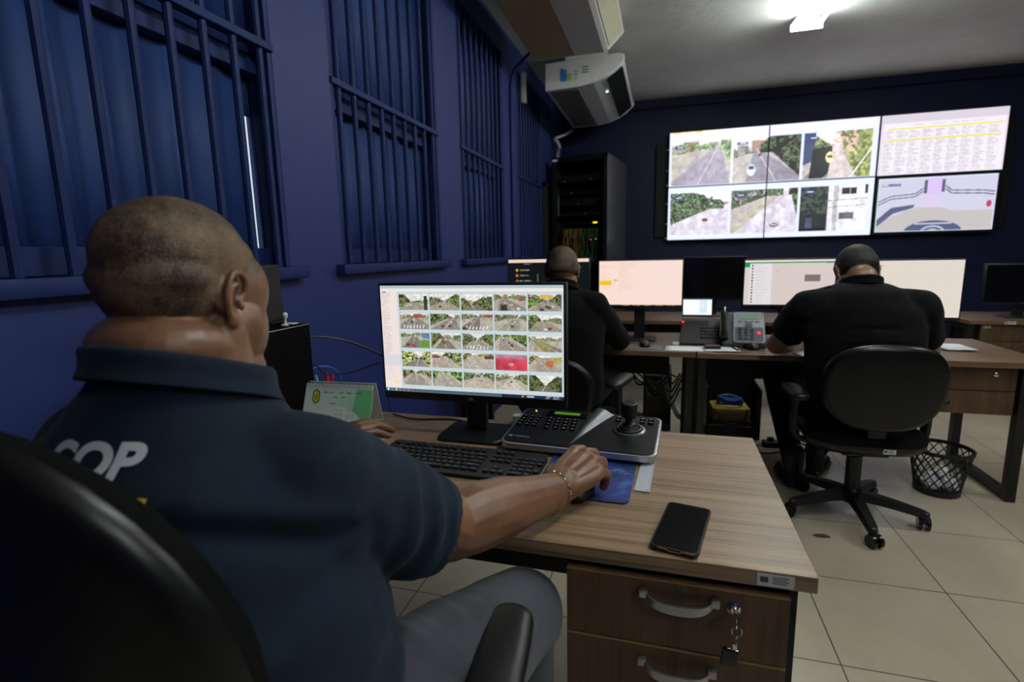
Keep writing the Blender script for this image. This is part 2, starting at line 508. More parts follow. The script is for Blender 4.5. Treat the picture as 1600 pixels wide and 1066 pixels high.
# ------------------------------------------------------------------ ceiling battens (the tubes are the light of the room)
tm = NT('lit_tube'); tm.set((1, 1, 1)); tm.b.inputs['Emission Color'].default_value = (0.93, 1.0, 0.96, 1); tm.b.inputs['Emission Strength'].default_value = TUBE_STRENGTH
TUBE = tm.m
LAMPW = mat('lamp_white_enamel', rgb(235, 238, 236), 0.35, var=0.01)
def batten(loc, label, group, first=None):
    if first is not None:
        o = copy_tree(first); o.location = loc; o['label'] = label; return o
    o = thing('ceiling_batten_light', label, 'light', loc, 0, group)
    L = 1.26
    b = MB(); b.bbox(-0.06, 0.06, -L/2, L/2, -0.075, 0, 0.006); b.build('housing', LAMPW, o)
    for s in (-1, 1):
        e = MB(); e.loft([[(x, s*L/2+dy, z) for x, z in [(-0.12, -0.125), (-0.12, -0.075), (-0.065, 0), (0.065, 0), (0.12, -0.075), (0.12, -0.125)]] for dy in (0, s*0.02)])
        e.build('end_cap', LAMPW, o, bevel=0.003)
        for q in (-1, 1):
            k = MB(); k.lathe([(0.013, 0), (0.013, 0.012), (0.009, 0.016)], 14, M=T(q*0.06, s*(L/2+0.02), -0.09) @ RX(-s*pi/2)); k.build('end_knob', LAMPW, o, smooth=True)
    for q in (-1, 1):
        MB().cyl((q*0.085, -L/2, -0.10), (q*0.085, L/2, -0.10), 0.014, n=14).build('tube', TUBE, o, smooth=True)
    return o
lamp0 = batten((1.07, 4.46, ZC), 'glaring twin tube batten light on the ceiling before the video wall', 'ceiling batten lights')
batten((1.0, 1.3, ZC), 'twin tube batten light overhead, just out of view above the near desk', 'ceiling batten lights', lamp0)
batten((3.2, 2.6, ZC), 'twin tube batten light overhead, beyond the right edge of the view', 'ceiling batten lights', lamp0)
batten((2.5, -0.9, ZC), 'added unseen twin tube light overhead, behind and right of the viewpoint', 'ceiling batten lights', lamp0)  # added unseen lamp, brightens the near drawers, knee and foreground

# ================================================================== desks
ZD = 0.745
def asset_tag(parent, M, name='asset_tag', w=0.052, h=0.022):
    b = MB(); b.box(-w/2, w/2, -0.0006, 0, -h/2, h/2, M); 
    b.cur = 1
    for k in range(4):
        b.box(-w*0.08, w*(0.36-0.05*(k % 2)), -0.0011, -0.0006, h*(0.26-0.17*k), h*(0.32-0.17*k), M)
    b.box(-w*0.42, -w*0.2, -0.0011, -0.0006, -h*0.2, h*0.25, M)
    return b.build(name, [LABEL, INK], parent)
def bow_handle(b, M, w=0.115):
    """flat bow handle along x, standing off towards -y"""
    rings = []
    for k in range(25):
        u = -1+2*k/24; x = u*w/2
        y = -0.026*(1-abs(u)**5)*0.9-0.001; z = -0.011*(1-u*u)+0.005*abs(u)**6
        hh = 0.0045+0.005*(1-u*u)**0.6 if abs(u) < 0.99 else 0.009
        rings.append([(x, y-0.003, z-hh), (x, y+0.002, z-hh), (x, y+0.002, z+hh), (x, y-0.003, z+hh)])
    b.loft(rings, True, M)
    for s in (-1, 1): b.bbox(s*w/2-0.008, s*w/2+0.008, -0.012, 0.0, -0.004, 0.013, 0.002, M)
# the near desk
nd = thing('office_desk', 'near walnut laminate desk with two drawers, a joystick console and a phone on it', 'desk', (-0.53, 1.33, 0))
X0, X1, Y0, Y1 = -0.80, 0.812, -0.368, 0.368          # local extents of the top
MB().box(X0, X1, Y0, Y1, ZD-0.032, ZD).build('desktop', WOOD, nd, bevel=0.0015)
mb = MB(); mb.box(X0+0.05, X1-0.06, 0.12, 0.135, 0.35, ZD-0.034); mb.build('modesty_panel', DARKP, nd)
for xs in (X0+0.03, X1-0.07):
    lg = MB(); lg.box(xs, xs+0.045, -0.22, 0.34, 0.0, 0.04); lg.box(xs, xs+0.045, 0.20, 0.26, 0.04, ZD-0.033); lg.box(xs, xs+0.045, -0.30, 0.34, ZD-0.07, ZD-0.033)
    lg.build('leg_frame', BLACKM, nd, bevel=0.002)
px0, px1 = 0.35, 0.773
pc = MB(); pc.box(px0, px0+0.014, -0.335, 0.10, 0.40, 0.706); pc.box(px1-0.0, px1+0.016, -0.335, 0.10, 0.40, 0.706); pc.box(px0, px1+0.016, 0.09, 0.10, 0.40, 0.706); pc.box(px0, px1+0.016, -0.32, 0.10, 0.40, 0.412)
pc.box(px0, px1+0.016, -0.31, 0.10, 0.688, 0.706)
pc.build('drawer_case', DARKP, nd)
for i, (z0, z1) in enumerate(((0.542, 0.686), (0.402, 0.538))):
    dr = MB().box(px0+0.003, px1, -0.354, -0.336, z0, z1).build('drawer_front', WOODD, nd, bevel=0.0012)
    eb = MB().box(px0+0.003, px1, -0.3545, -0.337, z1-0.0025, z1+0.0005); eb.build('edge_band', mat('edge_band_tan', rgb(150, 116, 76), 0.5), dr)
    hb = MB(); bow_handle(hb, T(0.575, -0.354, z0+0.112-0.014*i), 0.135); hb.build('handle', SILVER, dr, smooth=True)
    if i == 0:
        lk = MB(); lk.lathe([(0.013, 0), (0.0125, 0.003), (0.009, 0.005), (0.006, 0.008)], 20, M=T(0.676, -0.354, z0+0.108) @ RX(pi/2)); lk.build('lock', CHROME, dr, smooth=True)
asset_tag(nd, T(0.742, Y0-0.0005, ZD-0.0165), w=0.062, h=0.024)
# the keys in the lock
ky = thing('key_ring', 'small chrome keys with a black fob hanging at the near desk drawer lock', 'keys', (0.146, 0.966, 0.650))
kb = MB(); kb.box(-0.001, 0.001, -0.022, 0.010, -0.004, 0.004); kb.lathe([(0.010, -0.001), (0.010, 0.001)], 14, M=T(0, -0.027, -0.004) @ RY(pi/2))
kb.build('key', CHROME, ky)
kr = MB(); kr.tube([(0.002+0.009*sin(a*pi/8), -0.028, -0.020+0.011*cos(a*pi/8)) for a in range(16)], 0.001, 6, closed=True)
kr.tube([(0.002, -0.028+0.008*sin(a*pi/8), -0.040+0.011*cos(a*pi/8)) for a in range(16)], 0.001, 6, closed=True)
kr.build('ring', CHROME, ky, smooth=True)
k2 = MB(); k2.box(-0.004, 0.004, -0.030, -0.028, -0.072, -0.046); k2.build('hanging_key', CHROME, ky)
fb = MB(); fb.bbox(-0.014, 0.016, -0.033, -0.025, -0.094, -0.056, 0.003, T(0, 0, 0) @ RY(0.12)); fb.build('fob', BLACKG, ky)

# far desks: tops on black steel frames
def steel_frame(parent, x, ya, yb, name='leg_frame', h=0.713):
    b = MB(); w = 0.05
    b.box(x-0.022, x+0.022, ya, ya+w, 0, h); b.box(x-0.022, x+0.022, yb-w, yb, 0, h); b.box(x-0.022, x+0.022, ya+w, yb-w, 0.0, 0.05); b.box(x-0.022, x+0.022, ya+w, yb-w, h-0.04, h)
    return b.build(name, BLACKM, parent, bevel=0.002)
def far_desk(label, x0, x1, y0, y1, drawers=None, panel=True, group=None, legs=True):
    o = thing('office_desk', label, 'desk', ((x0+x1)/2, (y0+y1)/2, 0), 0, group)
    hx, hy = (x1-x0)/2, (y1-y0)/2
    MB().box(-hx, hx, -hy, hy, ZD-0.03, ZD).build('desktop', WOODF, o, bevel=0.0015)
    steel_frame(o, hx-0.10 if drawers else hx-0.03, -hy+0.03, hy-0.12)
    steel_frame(o, -hx+0.03, -hy+0.03, hy-0.12)
    if panel: MB().box(-hx+0.08, hx-0.14, 0.09, 0.105, 0.50, ZD-0.03).build('modesty_panel', DARKP, o)
    if drawers:
        dx0, dx1, dy = drawers
        c = MB(); c.box(dx0, dx1, dy+0.018, dy+0.40, 0.455, ZD-0.035); c.build('drawer_case', DARKP, o)
        for z0, z1 in ((0.585, 0.708), (0.458, 0.580)):
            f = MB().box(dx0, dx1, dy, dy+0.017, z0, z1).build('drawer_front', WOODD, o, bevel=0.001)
            if z0 > 0.5:
                l = MB(); l.lathe([(0.013, 0), (0.012, 0.004), (0.007, 0.007)], 18, M=T(dx1-0.09, dy, z0+0.085) @ RX(pi/2)); l.build('lock', CHROME, f, smooth=True)
        asset_tag(o, T(dx0+0.04, dy-0.0005, 0.695), w=0.05, h=0.02)
    return o
far_desk('long walnut desk by the window wall where the left man in black sits', -1.30, 0.195, 3.12, 3.86)
dB = far_desk('walnut desk with two drawers on its right, in front of the man bowing his head', 0.20, 1.86, 3.10, 3.86, drawers=(0.345, 0.700, -0.325))
far_desk('rear walnut desk carrying the switched off screen, behind the far desks', -0.45, 1.2, 4.52, 5.2)
dC = far_desk('rear walnut desk at the right edge with drawers and a dark monitor on it', 2.28, 3.7, 4.80, 5.45, drawers=(-0.62, 0.0, 0.0-0.30))
asset_tag(dC, T(-0.45, -0.3255, ZD-0.015), w=0.07, h=0.022)

# ================================================================== chairs
def chair(label, loc, rz, zb0=0.50, zb1=0.92, wb=0.50, seatz=0.47, arms=True, armz=0.68, group='black swivel chairs', base_rot=0.0, tag=True, back_y=-0.24, armx=0.30, tilt=0.10, sq=2.7, army=0.0):
    o = thing('office_chair', label, 'chair', loc, rz, group)
    # backrest faces +y (the sitter looks to +y)
    hb = (zb1-zb0)/2; zc = (zb0+zb1)/2
    def shield(sx, sz, y, bulge, n=40):
        ring = []
        for k in range(n):
            a = 2*pi*k/n; c, s = cos(a), sin(a)
            ex = 2/(sq if s > 0 else max(sq, 2.8) if sq > 2.3 else 2.2)
            x = abs(c)**ex*(1 if c > 0 else -1)*sx*(1-0.10*(-s) if s < 0 else 1)
            z = abs(s)**ex*(1 if s > 0 else -1)*sz
            yy = y+bulge*(x/sx)**2*0.045-(zc+z-zb0)*tilt
            ring.append((x, yy+back_y, zc+z))
        return ring
    w2 = wb/2
    b = MB(); b.loft([shield(w2*0.90, hb*0.88, -0.030, 1), shield(w2*0.975, hb*0.965, -0.022, 1), shield(w2, hb, -0.008, 1), shield(w2, hb, 0.0, 1)])
    b.build('backrest_shell', mat('chair_shell_plastic', rgb(9, 9, 10), 0.34, spec=0.35), o, smooth=True, angle=60)
    b = MB(); b.loft([shield(w2*0.985, hb*0.985, 0.001, 1), shield(w2*0.99, hb*0.99, 0.012, 1), shield(w2*0.96, hb*0.955, 0.034, 1), shield(w2*0.86, hb*0.85, 0.046, 1), shield(w2*0.4, hb*0.4, 0.050, 1)])
    b.build('backrest_cushion', FABRIC, o, smooth=True, angle=60)
    # seat
    def srect(s, z): return [(x, y, z) for x, y in rrect(0.50*s, 0.48*s, 0.14*s, 6, 0, 0.02)]
    b = MB(); b.loft([srect(0.90, seatz-0.085), srect(0.99, seatz-0.06), srect(1.0, seatz-0.04)]); b.build('seat_shell', mat('chair_shell_plastic', rgb(9, 9, 10), 0.34, spec=0.35), o, smooth=True, angle=60)
    b = MB(); b.loft([srect(1.0, seatz-0.04), srect(1.01, seatz-0.02), srect(0.97, seatz-0.004), srect(0.85, seatz+0.004), srect(0.4, seatz+0.004)]); b.build('seat_cushion', FABRIC, o, smooth=True, angle=60)
    b = MB(); b.bbox(-0.10, 0.10, -0.12, 0.10, seatz-0.125, seatz-0.08, 0.01); b.build('mechanism', BLACK, o)
    b = MB(); pts = curve_pts([(0, -0.05, seatz-0.10), (0, back_y*0.7, seatz-0.095), (0, back_y+0.05, seatz-0.05), (0, back_y+0.03, zb0+0.05)], 6)
    rings = []
    for i, p in enumerate(pts):
        tt = (pts[min(i+1, len(pts)-1)]-pts[max(i-1, 0)]).normalized(); nn = Vector((1, 0, 0)).cross(tt)
        rings.append([p+Vector((sx*0.038, 0, 0))+nn*sy*0.009 for sx, sy in ((-1, -1), (1, -1), (1, 1), (-1, 1))])
    b.loft(rings); b.build('back_bracket', BLACK, o, bevel=0.003)
    b = MB(); b.tube(curve_pts([(0.08, 0.02, seatz-0.105), (0.2, 0.03, seatz-0.11), (0.29, 0.02, seatz-0.125)], 5), [0.006]*10+[0.011]); b.build('lever', BLACK, o, smooth=True)
    b = MB(); b.lathe([(0.034, 0.085), (0.034, seatz-0.16), (0.020, seatz-0.16), (0.018, seatz-0.10)], 20); b.build('gas_post', BLACK, o, smooth=True)
    if tag: asset_tag(o, T(0.05, -0.2245, seatz-0.055), w=0.05, h=0.022)
    # five spoke base
    hub = MB(); hub.lathe([(0.03, 0.075), (0.05, 0.08), (0.052, 0.12), (0.034, 0.15), (0.03, 0.15)], 24); hub.build('base_hub', BLACK, o, smooth=True)
    for k in range(5):
        a = base_rot+2*pi*k/5; M = RZ(a)
        b = MB(); rings = []
        for i in range(13):
            u = i/12; x = 0.03+0.265*u; z = 0.118-0.035*u**1.6; w = 0.033-0.011*u; hh = 0.026-0.009*u
            rings.append([(x, -w, z-hh), (x, w, z-hh), (x, w*0.75, z+hh*0.7), (x, -w*0.75, z+hh*0.7)])
        b.loft(rings, True, M); b.lathe([(0.018, 0.055), (0.018, 0.088), (0.012, 0.094)], 14, (0.295, 0, 0), M)
        b.build('base_spoke', BLACK, o, smooth=True, angle=30)
        c = MB(); Mc = M @ T(0.295, 0, 0) @ RZ(k*1.3+0.4)
        for s in (-1, 1):
            c.loft([[(0.031*cos(q*pi/9)+0.014, y, 0.031+0.031*sin(q*pi/9)) for q in range(18)] for y in (s*0.008, s*0.024)], True, Mc)
        c.bbox(-0.006, 0.03, -0.018, 0.018, 0.030, 0.062, 0.006, Mc); c.build('caster', BLACKG, o, smooth=True)
    if arms:
        for s in (-1, 1):
            b = MB(); path = curve_pts([(s*0.17, 0.0, seatz-0.095), (s*(armx-0.03), 0.0, seatz-0.085), (s*(armx), army*0.7, seatz-0.03), (s*armx, army-0.01, armz-0.03)], 6)
            rings = []
            for i, p in enumerate(path):
                tt = (path[min(i+1, len(path)-1)]-path[max(i-1, 0)]).normalized(); nn = Vector((0, 1, 0)).cross(tt)
                rings.append([p+Vector((0, sy*0.03, 0))+nn*sx*0.010 for sx, sy in ((-1, -1), (1, -1), (1, 1), (-1, 1))])
            b.loft(rings); b.build('arm_support', BLACK, o, bevel=0.004)
            b = MB(); rr = []
            for i in range(9):
                u = i/8; z = armz-0.03+0.034*u; sc = [0.86, 0.97, 1, 1, 1, 0.985, 0.94, 0.84, 0.5][i]
                rr.append([(s*armx+x, y, z if i < 8 else armz+0.004) for x, y in rrect(0.085*sc, 0.26*(1-(1-sc)*0.35), 0.041*sc, 6, 0, 0.01+army)])
            b.loft(rr); b.build('arm_pad', mat('arm_pad_rubber', rgb(19, 19, 20), 0.42), o, smooth=True, angle=50)
    return o
chair('black swivel chair at the far right desk under the man bowing his head', (0.93, 2.80, 0), 0.05, zb0=0.52, zb1=0.915, wb=0.49, seatz=0.475, base_rot=-1.62, arms=True, armz=0.64, armx=0.285)
chair('black swivel chair of the man in black beside the near monitor', (-0.46, 2.66, 0), -0.25, zb0=0.48, zb1=0.84, wb=0.44, base_rot=0.3, armz=0.70, armx=0.27, tag=False)
chair('high backed black chair filling the lower left corner, nearest of all', (-0.685, 0.55, 0), 0.12, zb0=0.50, zb1=1.20, wb=0.57, seatz=0.49, armz=0.70, armx=0.465, army=0.085, base_rot=0.2, back_y=-0.245, tilt=0.05, tag=False, sq=2.0)

# ================================================================== screens
def monitor(label, loc, rz, w, h, zc, pic=None, strength=1.0, group='desk monitors', base=True, chin=0.018, brand=None, name='monitor', bez=0.008, depth=0.03, off_gloss=False):
    """loc: point on the desk under the screen; zc: height of the screen's centre above that point"""
    o = thing(name, label, 'monitor', loc, rz, group)
    b = MB(); z0, z1 = zc-h/2-chin, zc+h/2+bez
    b.bbox(-w/2-bez, w/2+bez, 0.0, depth, z0, z1, 0.004)
    b.bbox(-w*0.3, w*0.3, depth, depth+0.025, z0+0.05, z1-0.06, 0.008)
    b.build('housing', BLACK, o, smooth=True)
    if pic is not None: pic_mesh('screen', pic, w, h, o, T(0, -0.0012, zc), screen_material(strength))
    else: MB().box(-w/2, w/2, -0.001, 0, zc-h/2, zc+h/2).build('screen', BLACKG, o)
    if brand:
        vs, fs = text_mesh(brand, 0.013, T(0, -0.0008, zc-h/2-chin*0.5) @ RX(pi/2), 0.0003)
        MB().add(vs, fs).build('brand_mark', mat('grey_print', rgb(120, 120, 122), 0.5), o)
    if base:
        s = MB(); s.bbox(-0.035, 0.035, depth+0.015, depth+0.04, 0.01, zc, 0.005); s.build('stand_neck', BLACK, o)
        s = MB(); s.loft([[(x, y+0.04, z) for x, y in rrect(0.22*k, 0.18*k, 0.03, 5)] for z, k in ((0, 1), (0.008, 1), (0.013, 0.95))]); s.build('stand_base', BLACK, o, smooth=True)
    return o

# picture of the near monitor: a list on the left and 25 camera views
P = Pic(372, 210, (202, 216, 222))
P.rect(0, 0, 372, 6, (176, 196, 206)); P.rect(0, 6, 372, 12, (236, 232, 226)); P.rect(0, 9, 37, 202, (240, 226, 220))
textrows(P, 3, 26, 15, 140, 3.1, (196, 176, 172), 4); P.rect(5, 12, 13, 14, (70, 90, 210)); textrows(P, 2, 34, 150, 186, 5, (206, 200, 200), 9)
P.rect(0, 135, 37, 158, (222, 216, 222)); P.rect(24, 184, 33, 195, (240, 226, 180))
cw, chh = 63, 30
def red(p, w, h):
    m = vnoise(h, w, 12, np.random.RandomState(4)); p.a[:] = np.array((226, 30, 66))*(0.8+0.45*m[..., None])
    g = np.clip((p.h*0.34-p.Y)/p.h*4, 0, 1)*0.8; p.mix(g, (150, 140, 190)); p.ell(w*0.5, h*0.62, 6, 2.5, (240, 130, 140))
def patch(c, x0, y0, x1, y1):
    return lambda p, w, h: p.rect(w*x0, h*y0, w*x1, h*y1, c)
def stop(*fs):
    return lambda p, w, h: [f(p, w, h) for f in fs]
cells = [
 dict(vx=.4, hor=.42, lw=-.8, rw=1.2, treeL=1.4, treeR=.2, cars=3, extra=patch((40, 38, 32), .86, .1, .97, 1), road=(150, 142, 126)),
 dict(vx=.5, hor=.4, lw=-.9, rw=1.6, treeL=.7, treeR=1.1, cars=2, road=(160, 148, 134)),
 dict(vx=.3, hor=.55, lw=-.2, rw=1.1, treeL=1, treeR=1.2, cars=1, road=(120, 110, 92)),
 dict(vx=.25, hor=.15, lw=.1, rw=1.2, treeL=.4, treeR=.3, cars=3, extra=stop(patch((40, 40, 38), .2, .62, .42, 1), patch((150, 60, 60), .78, .22, .92, .4)), road=(136, 120, 116)),
 dict(vx=.6, hor=.35, lw=-.1, rw=1.3, treeL=1.1, treeR=1, cars=5, extra=stop(patch((232, 186, 40), .35, .02, .75, .28), patch((110, 170, 50), .0, .45, .3, .62)), road=(150, 140, 128)),
 dict(vx=.5, hor=.15, lw=-.3, rw=1.3, treeL=.3, treeR=.2, cross=True, cars=2, extra=patch((190, 50, 48), .48, .03, .78, .28)),
 dict(vx=.8, hor=.2, lw=-.1, rw=1.0, treeL=1.2, treeR=.4, cars=4),
 dict(vx=.55, hor=.1, lw=-.2, rw=.6, treeL=.4, treeR=.1, cross=True, cars=2, extra=patch((196, 36, 40), .78, .02, 1, .16), road=(122, 112, 104)),
 dict(vx=.75, hor=.12, lw=0, rw=.8, treeL=.6, treeR=.6, cars=2, road=(150, 146, 136)),
 dict(vx=.4, hor=.3, lw=-.1, rw=1.2, treeL=1.5, treeR=.3, cars=3, road=(146, 138, 124)),
 dict(vx=.5, hor=.1, lw=0, rw=.8, treeL=.3, treeR=.6, cars=3, extra=stop(patch((60, 120, 200), .76, .05, 1, .36), patch((96, 156, 40), .66, .45, .98, 1), patch((190, 40, 50), .36, .72, .5, .95)), road=(118, 112, 112)),
 dict(vx=.45, hor=.25, lw=.1, rw=.9, treeL=1.6, treeR=.4, cars=4, road=(124, 112, 100)),
 dict(vx=.5, hor=.3, lw=-.5, rw=1.1, treeL=1.1, treeR=1.3, cross=True, cars=1, road=(150, 146, 140)),
 dict(vx=.2, hor=.05, lw=.1, rw=1.1, treeL=.8, treeR=1.6, cars=4, green=(90, 130, 46), road=(150, 140, 134)),
 dict(vx=.1, hor=.2, lw=.5, rw=1.3, treeL=.3, treeR=.1, cars=0, extra=lambda p, w, h: [p.mix((vnoise(h, w, 3, np.random.RandomState(9)) > .45)*(np.hypot(p.X-w*.42, (p.Y-h*.75)*1.2) < h*.55)*.9, (150, 156, 50))], road=(120, 106, 98)),
 dict(vx=.6, hor=.4, lw=0, rw=1, treeL=1.9, treeR=1.6, cars=0, green=(150, 164, 80)),
 dict(vx=.3, hor=.2, lw=-.3, rw=.6, treeL=.2, treeR=1.7, cars=0, green=(128, 138, 74), extra=patch((130, 44, 60), 0, .22, .25, .36), road=(170, 150, 140)),
 dict(vx=.3, hor=.1, lw=-.1, rw=1.1, treeL=1.1, treeR=.3, cars=1, green=(150, 146, 70), road=(176, 168, 158), extra=patch((90, 50, 50), .7, .12, 1, .34)),
 dict(extra=red),
 dict(vx=.25, hor=.15, lw=.2, rw=1.1, treeL=.9, treeR=.2, cars=0, extra=stop(patch((222, 96, 34), .52, .3, .75, .66), patch((190, 160, 60), .75, .14, 1, .4)), road=(160, 150, 140), green=(140, 140, 60)),
 dict(vx=.45, hor=.1, lw=0, rw=1, treeL=1.2, treeR=1, cars=0, green=(130, 126, 70), road=(150, 142, 134)),
 dict(vx=.3, hor=.0, lw=.35, rw=1.1, treeL=2, treeR=1.7, cars=0, green=(96, 150, 50), road=(160, 154, 148)),
 dict(vx=.6, hor=.15, lw=-.1, rw=1.0, treeL=.8, treeR=.8, cars=2, road=(186, 172, 146)),
 dict(vx=.5, hor=.2, lw=.1, rw=.9, treeL=.5, treeR=1, cars=3, road=(196, 186, 174)),
 dict(vx=.5, hor=.6, lw=-.4, rw=1.2, treeL=1.9, treeR=1.7, cars=0, road=(110, 100, 88), green=(70, 92, 40)),
]
for k, kw in enumerate(cells):
    r, c = divmod(k, 5)
    P.paste(street(cw, chh, 11+k, **kw), 41+c*66, 17+r*37)
    P.rect(41+c*66, 15+r*37, 43+c*66, 16+r*37, (60, 70, 76))
P.rect(0, 203, 372, 210, (78, 100, 112)); P.rect(250, 203, 372, 210, (34, 40, 62))
for k, c in enumerate(((220, 230, 235), (60, 150, 170), (230, 210, 110), (70, 160, 150), (214, 90, 60), (90, 150, 220), (210, 60, 60))): P.rect(4+k*9, 204, 8+k*9, 208, c)
P.rect(290, 204, 294, 208, (226, 130, 60)); textrows(P, 300, 322, 205, 207, 2, (230, 230, 235), 2, hgt=2); textrows(P, 336, 366, 204, 209, 3, (225, 225, 230), 8, cols=2)
near_mon = monitor('large near monitor showing a grid of 25 street camera views on the office desk', (-0.578, 1.5, ZD), 0.0, 0.60, 0.348, 0.318, P, 1.0, brand='LG', chin=0.026)

# far desk monitors
P = Pic(220, 120, (252, 226, 216))
P.rect(0, 0, 220, 4, (250, 214, 204)); P.rect(0, 116, 220, 120, (18, 18, 22)); textrows(P, 62, 214, 116, 119, 4, (190, 130, 70), 3, cols=5, hgt=2)
P.rect(3, 15, 50, 17, (248, 214, 96)); P.rect(2, 52, 34, 64, (250, 200, 20)); P.rect(40, 49, 50, 53, (238, 180, 70)); P.rect(3, 71, 34, 73, (248, 220, 130)); P.rect(3, 46, 34, 48, (248, 220, 130))
textrows(P, 56, 106, 6, 80, 4, (236, 190, 160), 6); textrows(P, 4, 36, 8, 44, 5, (240, 204, 190), 7)
P.rect(54, 20, 56, 84, (244, 214, 200))
monitor('monitor glowing pale pink with a form, right of the left man in black', (-0.145, 3.5, ZD), 0.0, 0.525, 0.295, 0.375, P, 0.97)
P = Pic(200, 112, (226, 214, 210))
P.rect(0, 0, 200, 5, (240, 226, 218)); P.rect(0, 5, 200, 8, (20, 150, 92)); P.rect(0, 8, 12, 17, (20, 156, 96)); P.rect(178, 6, 200, 17, (20, 156, 96)); P.rect(0, 108, 200, 112, (20, 24, 26))
P.rect(12, 8, 62, 108, (236, 230, 232)); P.rect(62, 9, 200, 108, (224, 210, 206)); P.rect(134, 36, 168, 52, (132, 118, 112)); P.ell(74, 26, 2, 2, (214, 190, 90))
for k in range(13): P.ell(18, 13+k*7.4, 2.2, 2.2, [(90, 60, 50), (50, 50, 60), (150, 120, 110), (40, 40, 40)][k % 4])
textrows(P, 24, 58, 12, 104, 7.4, (196, 188, 190), 12)
monitor('monitor with a chat list framed in green, left of the man bowing his head', (0.735, 3.52, ZD), 0.02, 0.50, 0.28, 0.372, P, 0.92, chin=0.022)
P = Pic(160, 110, (236, 226, 214)); P.rect(3, 8, 44, 12, (244, 200, 150)); textrows(P, 3, 50, 16, 50, 8, (210, 200, 190), 14); P.rect(0, 0, 160, 2, (230, 220, 216))
monitor('monitor with a nearly blank white page, right of the man bowing his head', (1.35, 3.52, ZD), -0.03, 0.53, 0.325, 0.335, P, 0.9)
P = Pic(200, 112, (12, 20, 22)); P.rect(0, 0, 200, 8, (250, 222, 206))
for k in range(6): P.ell(22, 26+k*13, 3, 3, [(236, 170, 60), (230, 120, 40), (170, 90, 60), (200, 150, 120), (120, 80, 70), (230, 220, 200)][k])
textrows(P, 28, 74, 25, 104, 13, (190, 176, 160), 5, hgt=2); textrows(P, 96, 140, 16, 20, 5, (60, 150, 120), 8); textrows(P, 40, 70, 11, 14, 5, (170, 160, 150), 2)
P.rect(150, 20, 182, 22, (30, 110, 90)); P.rect(73, 36, 76, 80, (120, 84, 60))
monitor('monitor with a dark page under a pale bar, behind the left man in black', (-0.76, 3.52, ZD), 0.0, 0.56, 0.315, 0.385, P, 0.9)
monitor('dark switched off screen on the rear desk, between the pink and the chat monitor', (0.43, 4.9, ZD), 0.0, 0.52, 0.36, 0.335, None)
monitor('dark switched off monitor on the rear desk at the right edge', (2.72, 5.02, ZD), 0.0, 0.52, 0.29, 0.27, None, brand='LG', bez=0.012)
monitor('black monitor seen from behind on the desk, left of the dark page one', (-1.08, 3.42, ZD), 0.25, 0.42, 0.22, 0.27, None)

# ------------------------------------------------------------------ the video wall: three columns, two rows
VX = [(0.035, 1.165), (1.170, 2.300), (2.312, 3.490)]
def vz(x):  # top edge
    return 2.765
ZB, ZM, ZTOP = 1.455, 2.108, 2.765
VW = Pic(460, 270, (206, 212, 236))
VW.rect(0, 0, 460, 20, (214, 212, 230)); VW.rect(0, 0, 120, 6, (228, 214, 190)); VW.rect(10, 1, 26, 3, (226, 170, 40)); VW.rect(36, 1, 48, 3, (230, 190, 60)); VW.rect(62, 0, 78, 4, (240, 196, 30))
def hill(p, w, h):
    p.poly([(0, 0), (w*.18, 0), (w*.16, h*.6), (0, h*.7)], (48, 62, 110)); rs = np.random.RandomState(3); n = vnoise(h, w, 5, rs)
    m = (p.X > w*.5+p.Y*.35) & (p.X < w); p.a[m] = (np.array((128, 140, 60))*(0.6+0.9*n[..., None]))[m]
    m = (p.X > w*.42) & (p.X < w*.8-p.Y*.1) & (p.Y < h*.45) & (n > .42); p.a[m] = (214, 168, 140)
    p.poly([(w*.14, h*.35), (w*.42, h*.3), (w*.5, h*.75), (w*.3, h), (w*.1, h)], (22, 26, 24)); p.poly([(w*.44, h*.3), (w*.54, h*.3), (w*.8, h), (w*.38, h)], (196, 182, 176))
    p.ell(w*.4, h*.55, w*.06, h*.12, (224, 220, 130)); p.rect(w*.36, h*.5, w*.44, h*.56, (50, 60, 60)); p.line(w, h*.4, w*.72, h, 3, (226, 222, 216))
def garage(p, w, h):
    p.a[:] = (212, 214, 222); p.rect(0, 0, w*.42, h, (34, 44, 42)); rs = np.random.RandomState(8); n = vnoise(h, w, 5, rs)
    m = (p.X < w*.42) & (p.Y < h*.6) & (n > .5); p.a[m] = (60, 80, 56); p.rect(w*.62, h*.06, w*.84, h*.2, (34, 38, 46)); p.rect(w*.6, h*.6, w*.82, h*.75, (90, 92, 96))
    for k in range(3): p.rect(w*(.68+.06*k), h*.06, w*(.685+.06*k), h*.2, (210, 210, 215))
    p.rect(w*.5, h*.0, w*.57, h, (170, 170, 176)); p.line(0, h*.35, w, h*.3, 1.2, (80, 80, 86)); p.line(0, h*.5, w, h*.44, 1.2, (80, 80, 86)); p.rect(w*.1, h*.7, w*.2, h, (60, 70, 100))
    p.rect(0, h*.93, w*.4, h, (20, 20, 24)); p.rect(w*.96, 0, w, h*.2, (40, 44, 54))
def badge(p, w, h): p.rect(w*.05, h*.08, w*.22, h*.15, (70, 78, 120)); p.rect(w*.1, h*.1, w*.19, h*.12, (220, 220, 235))
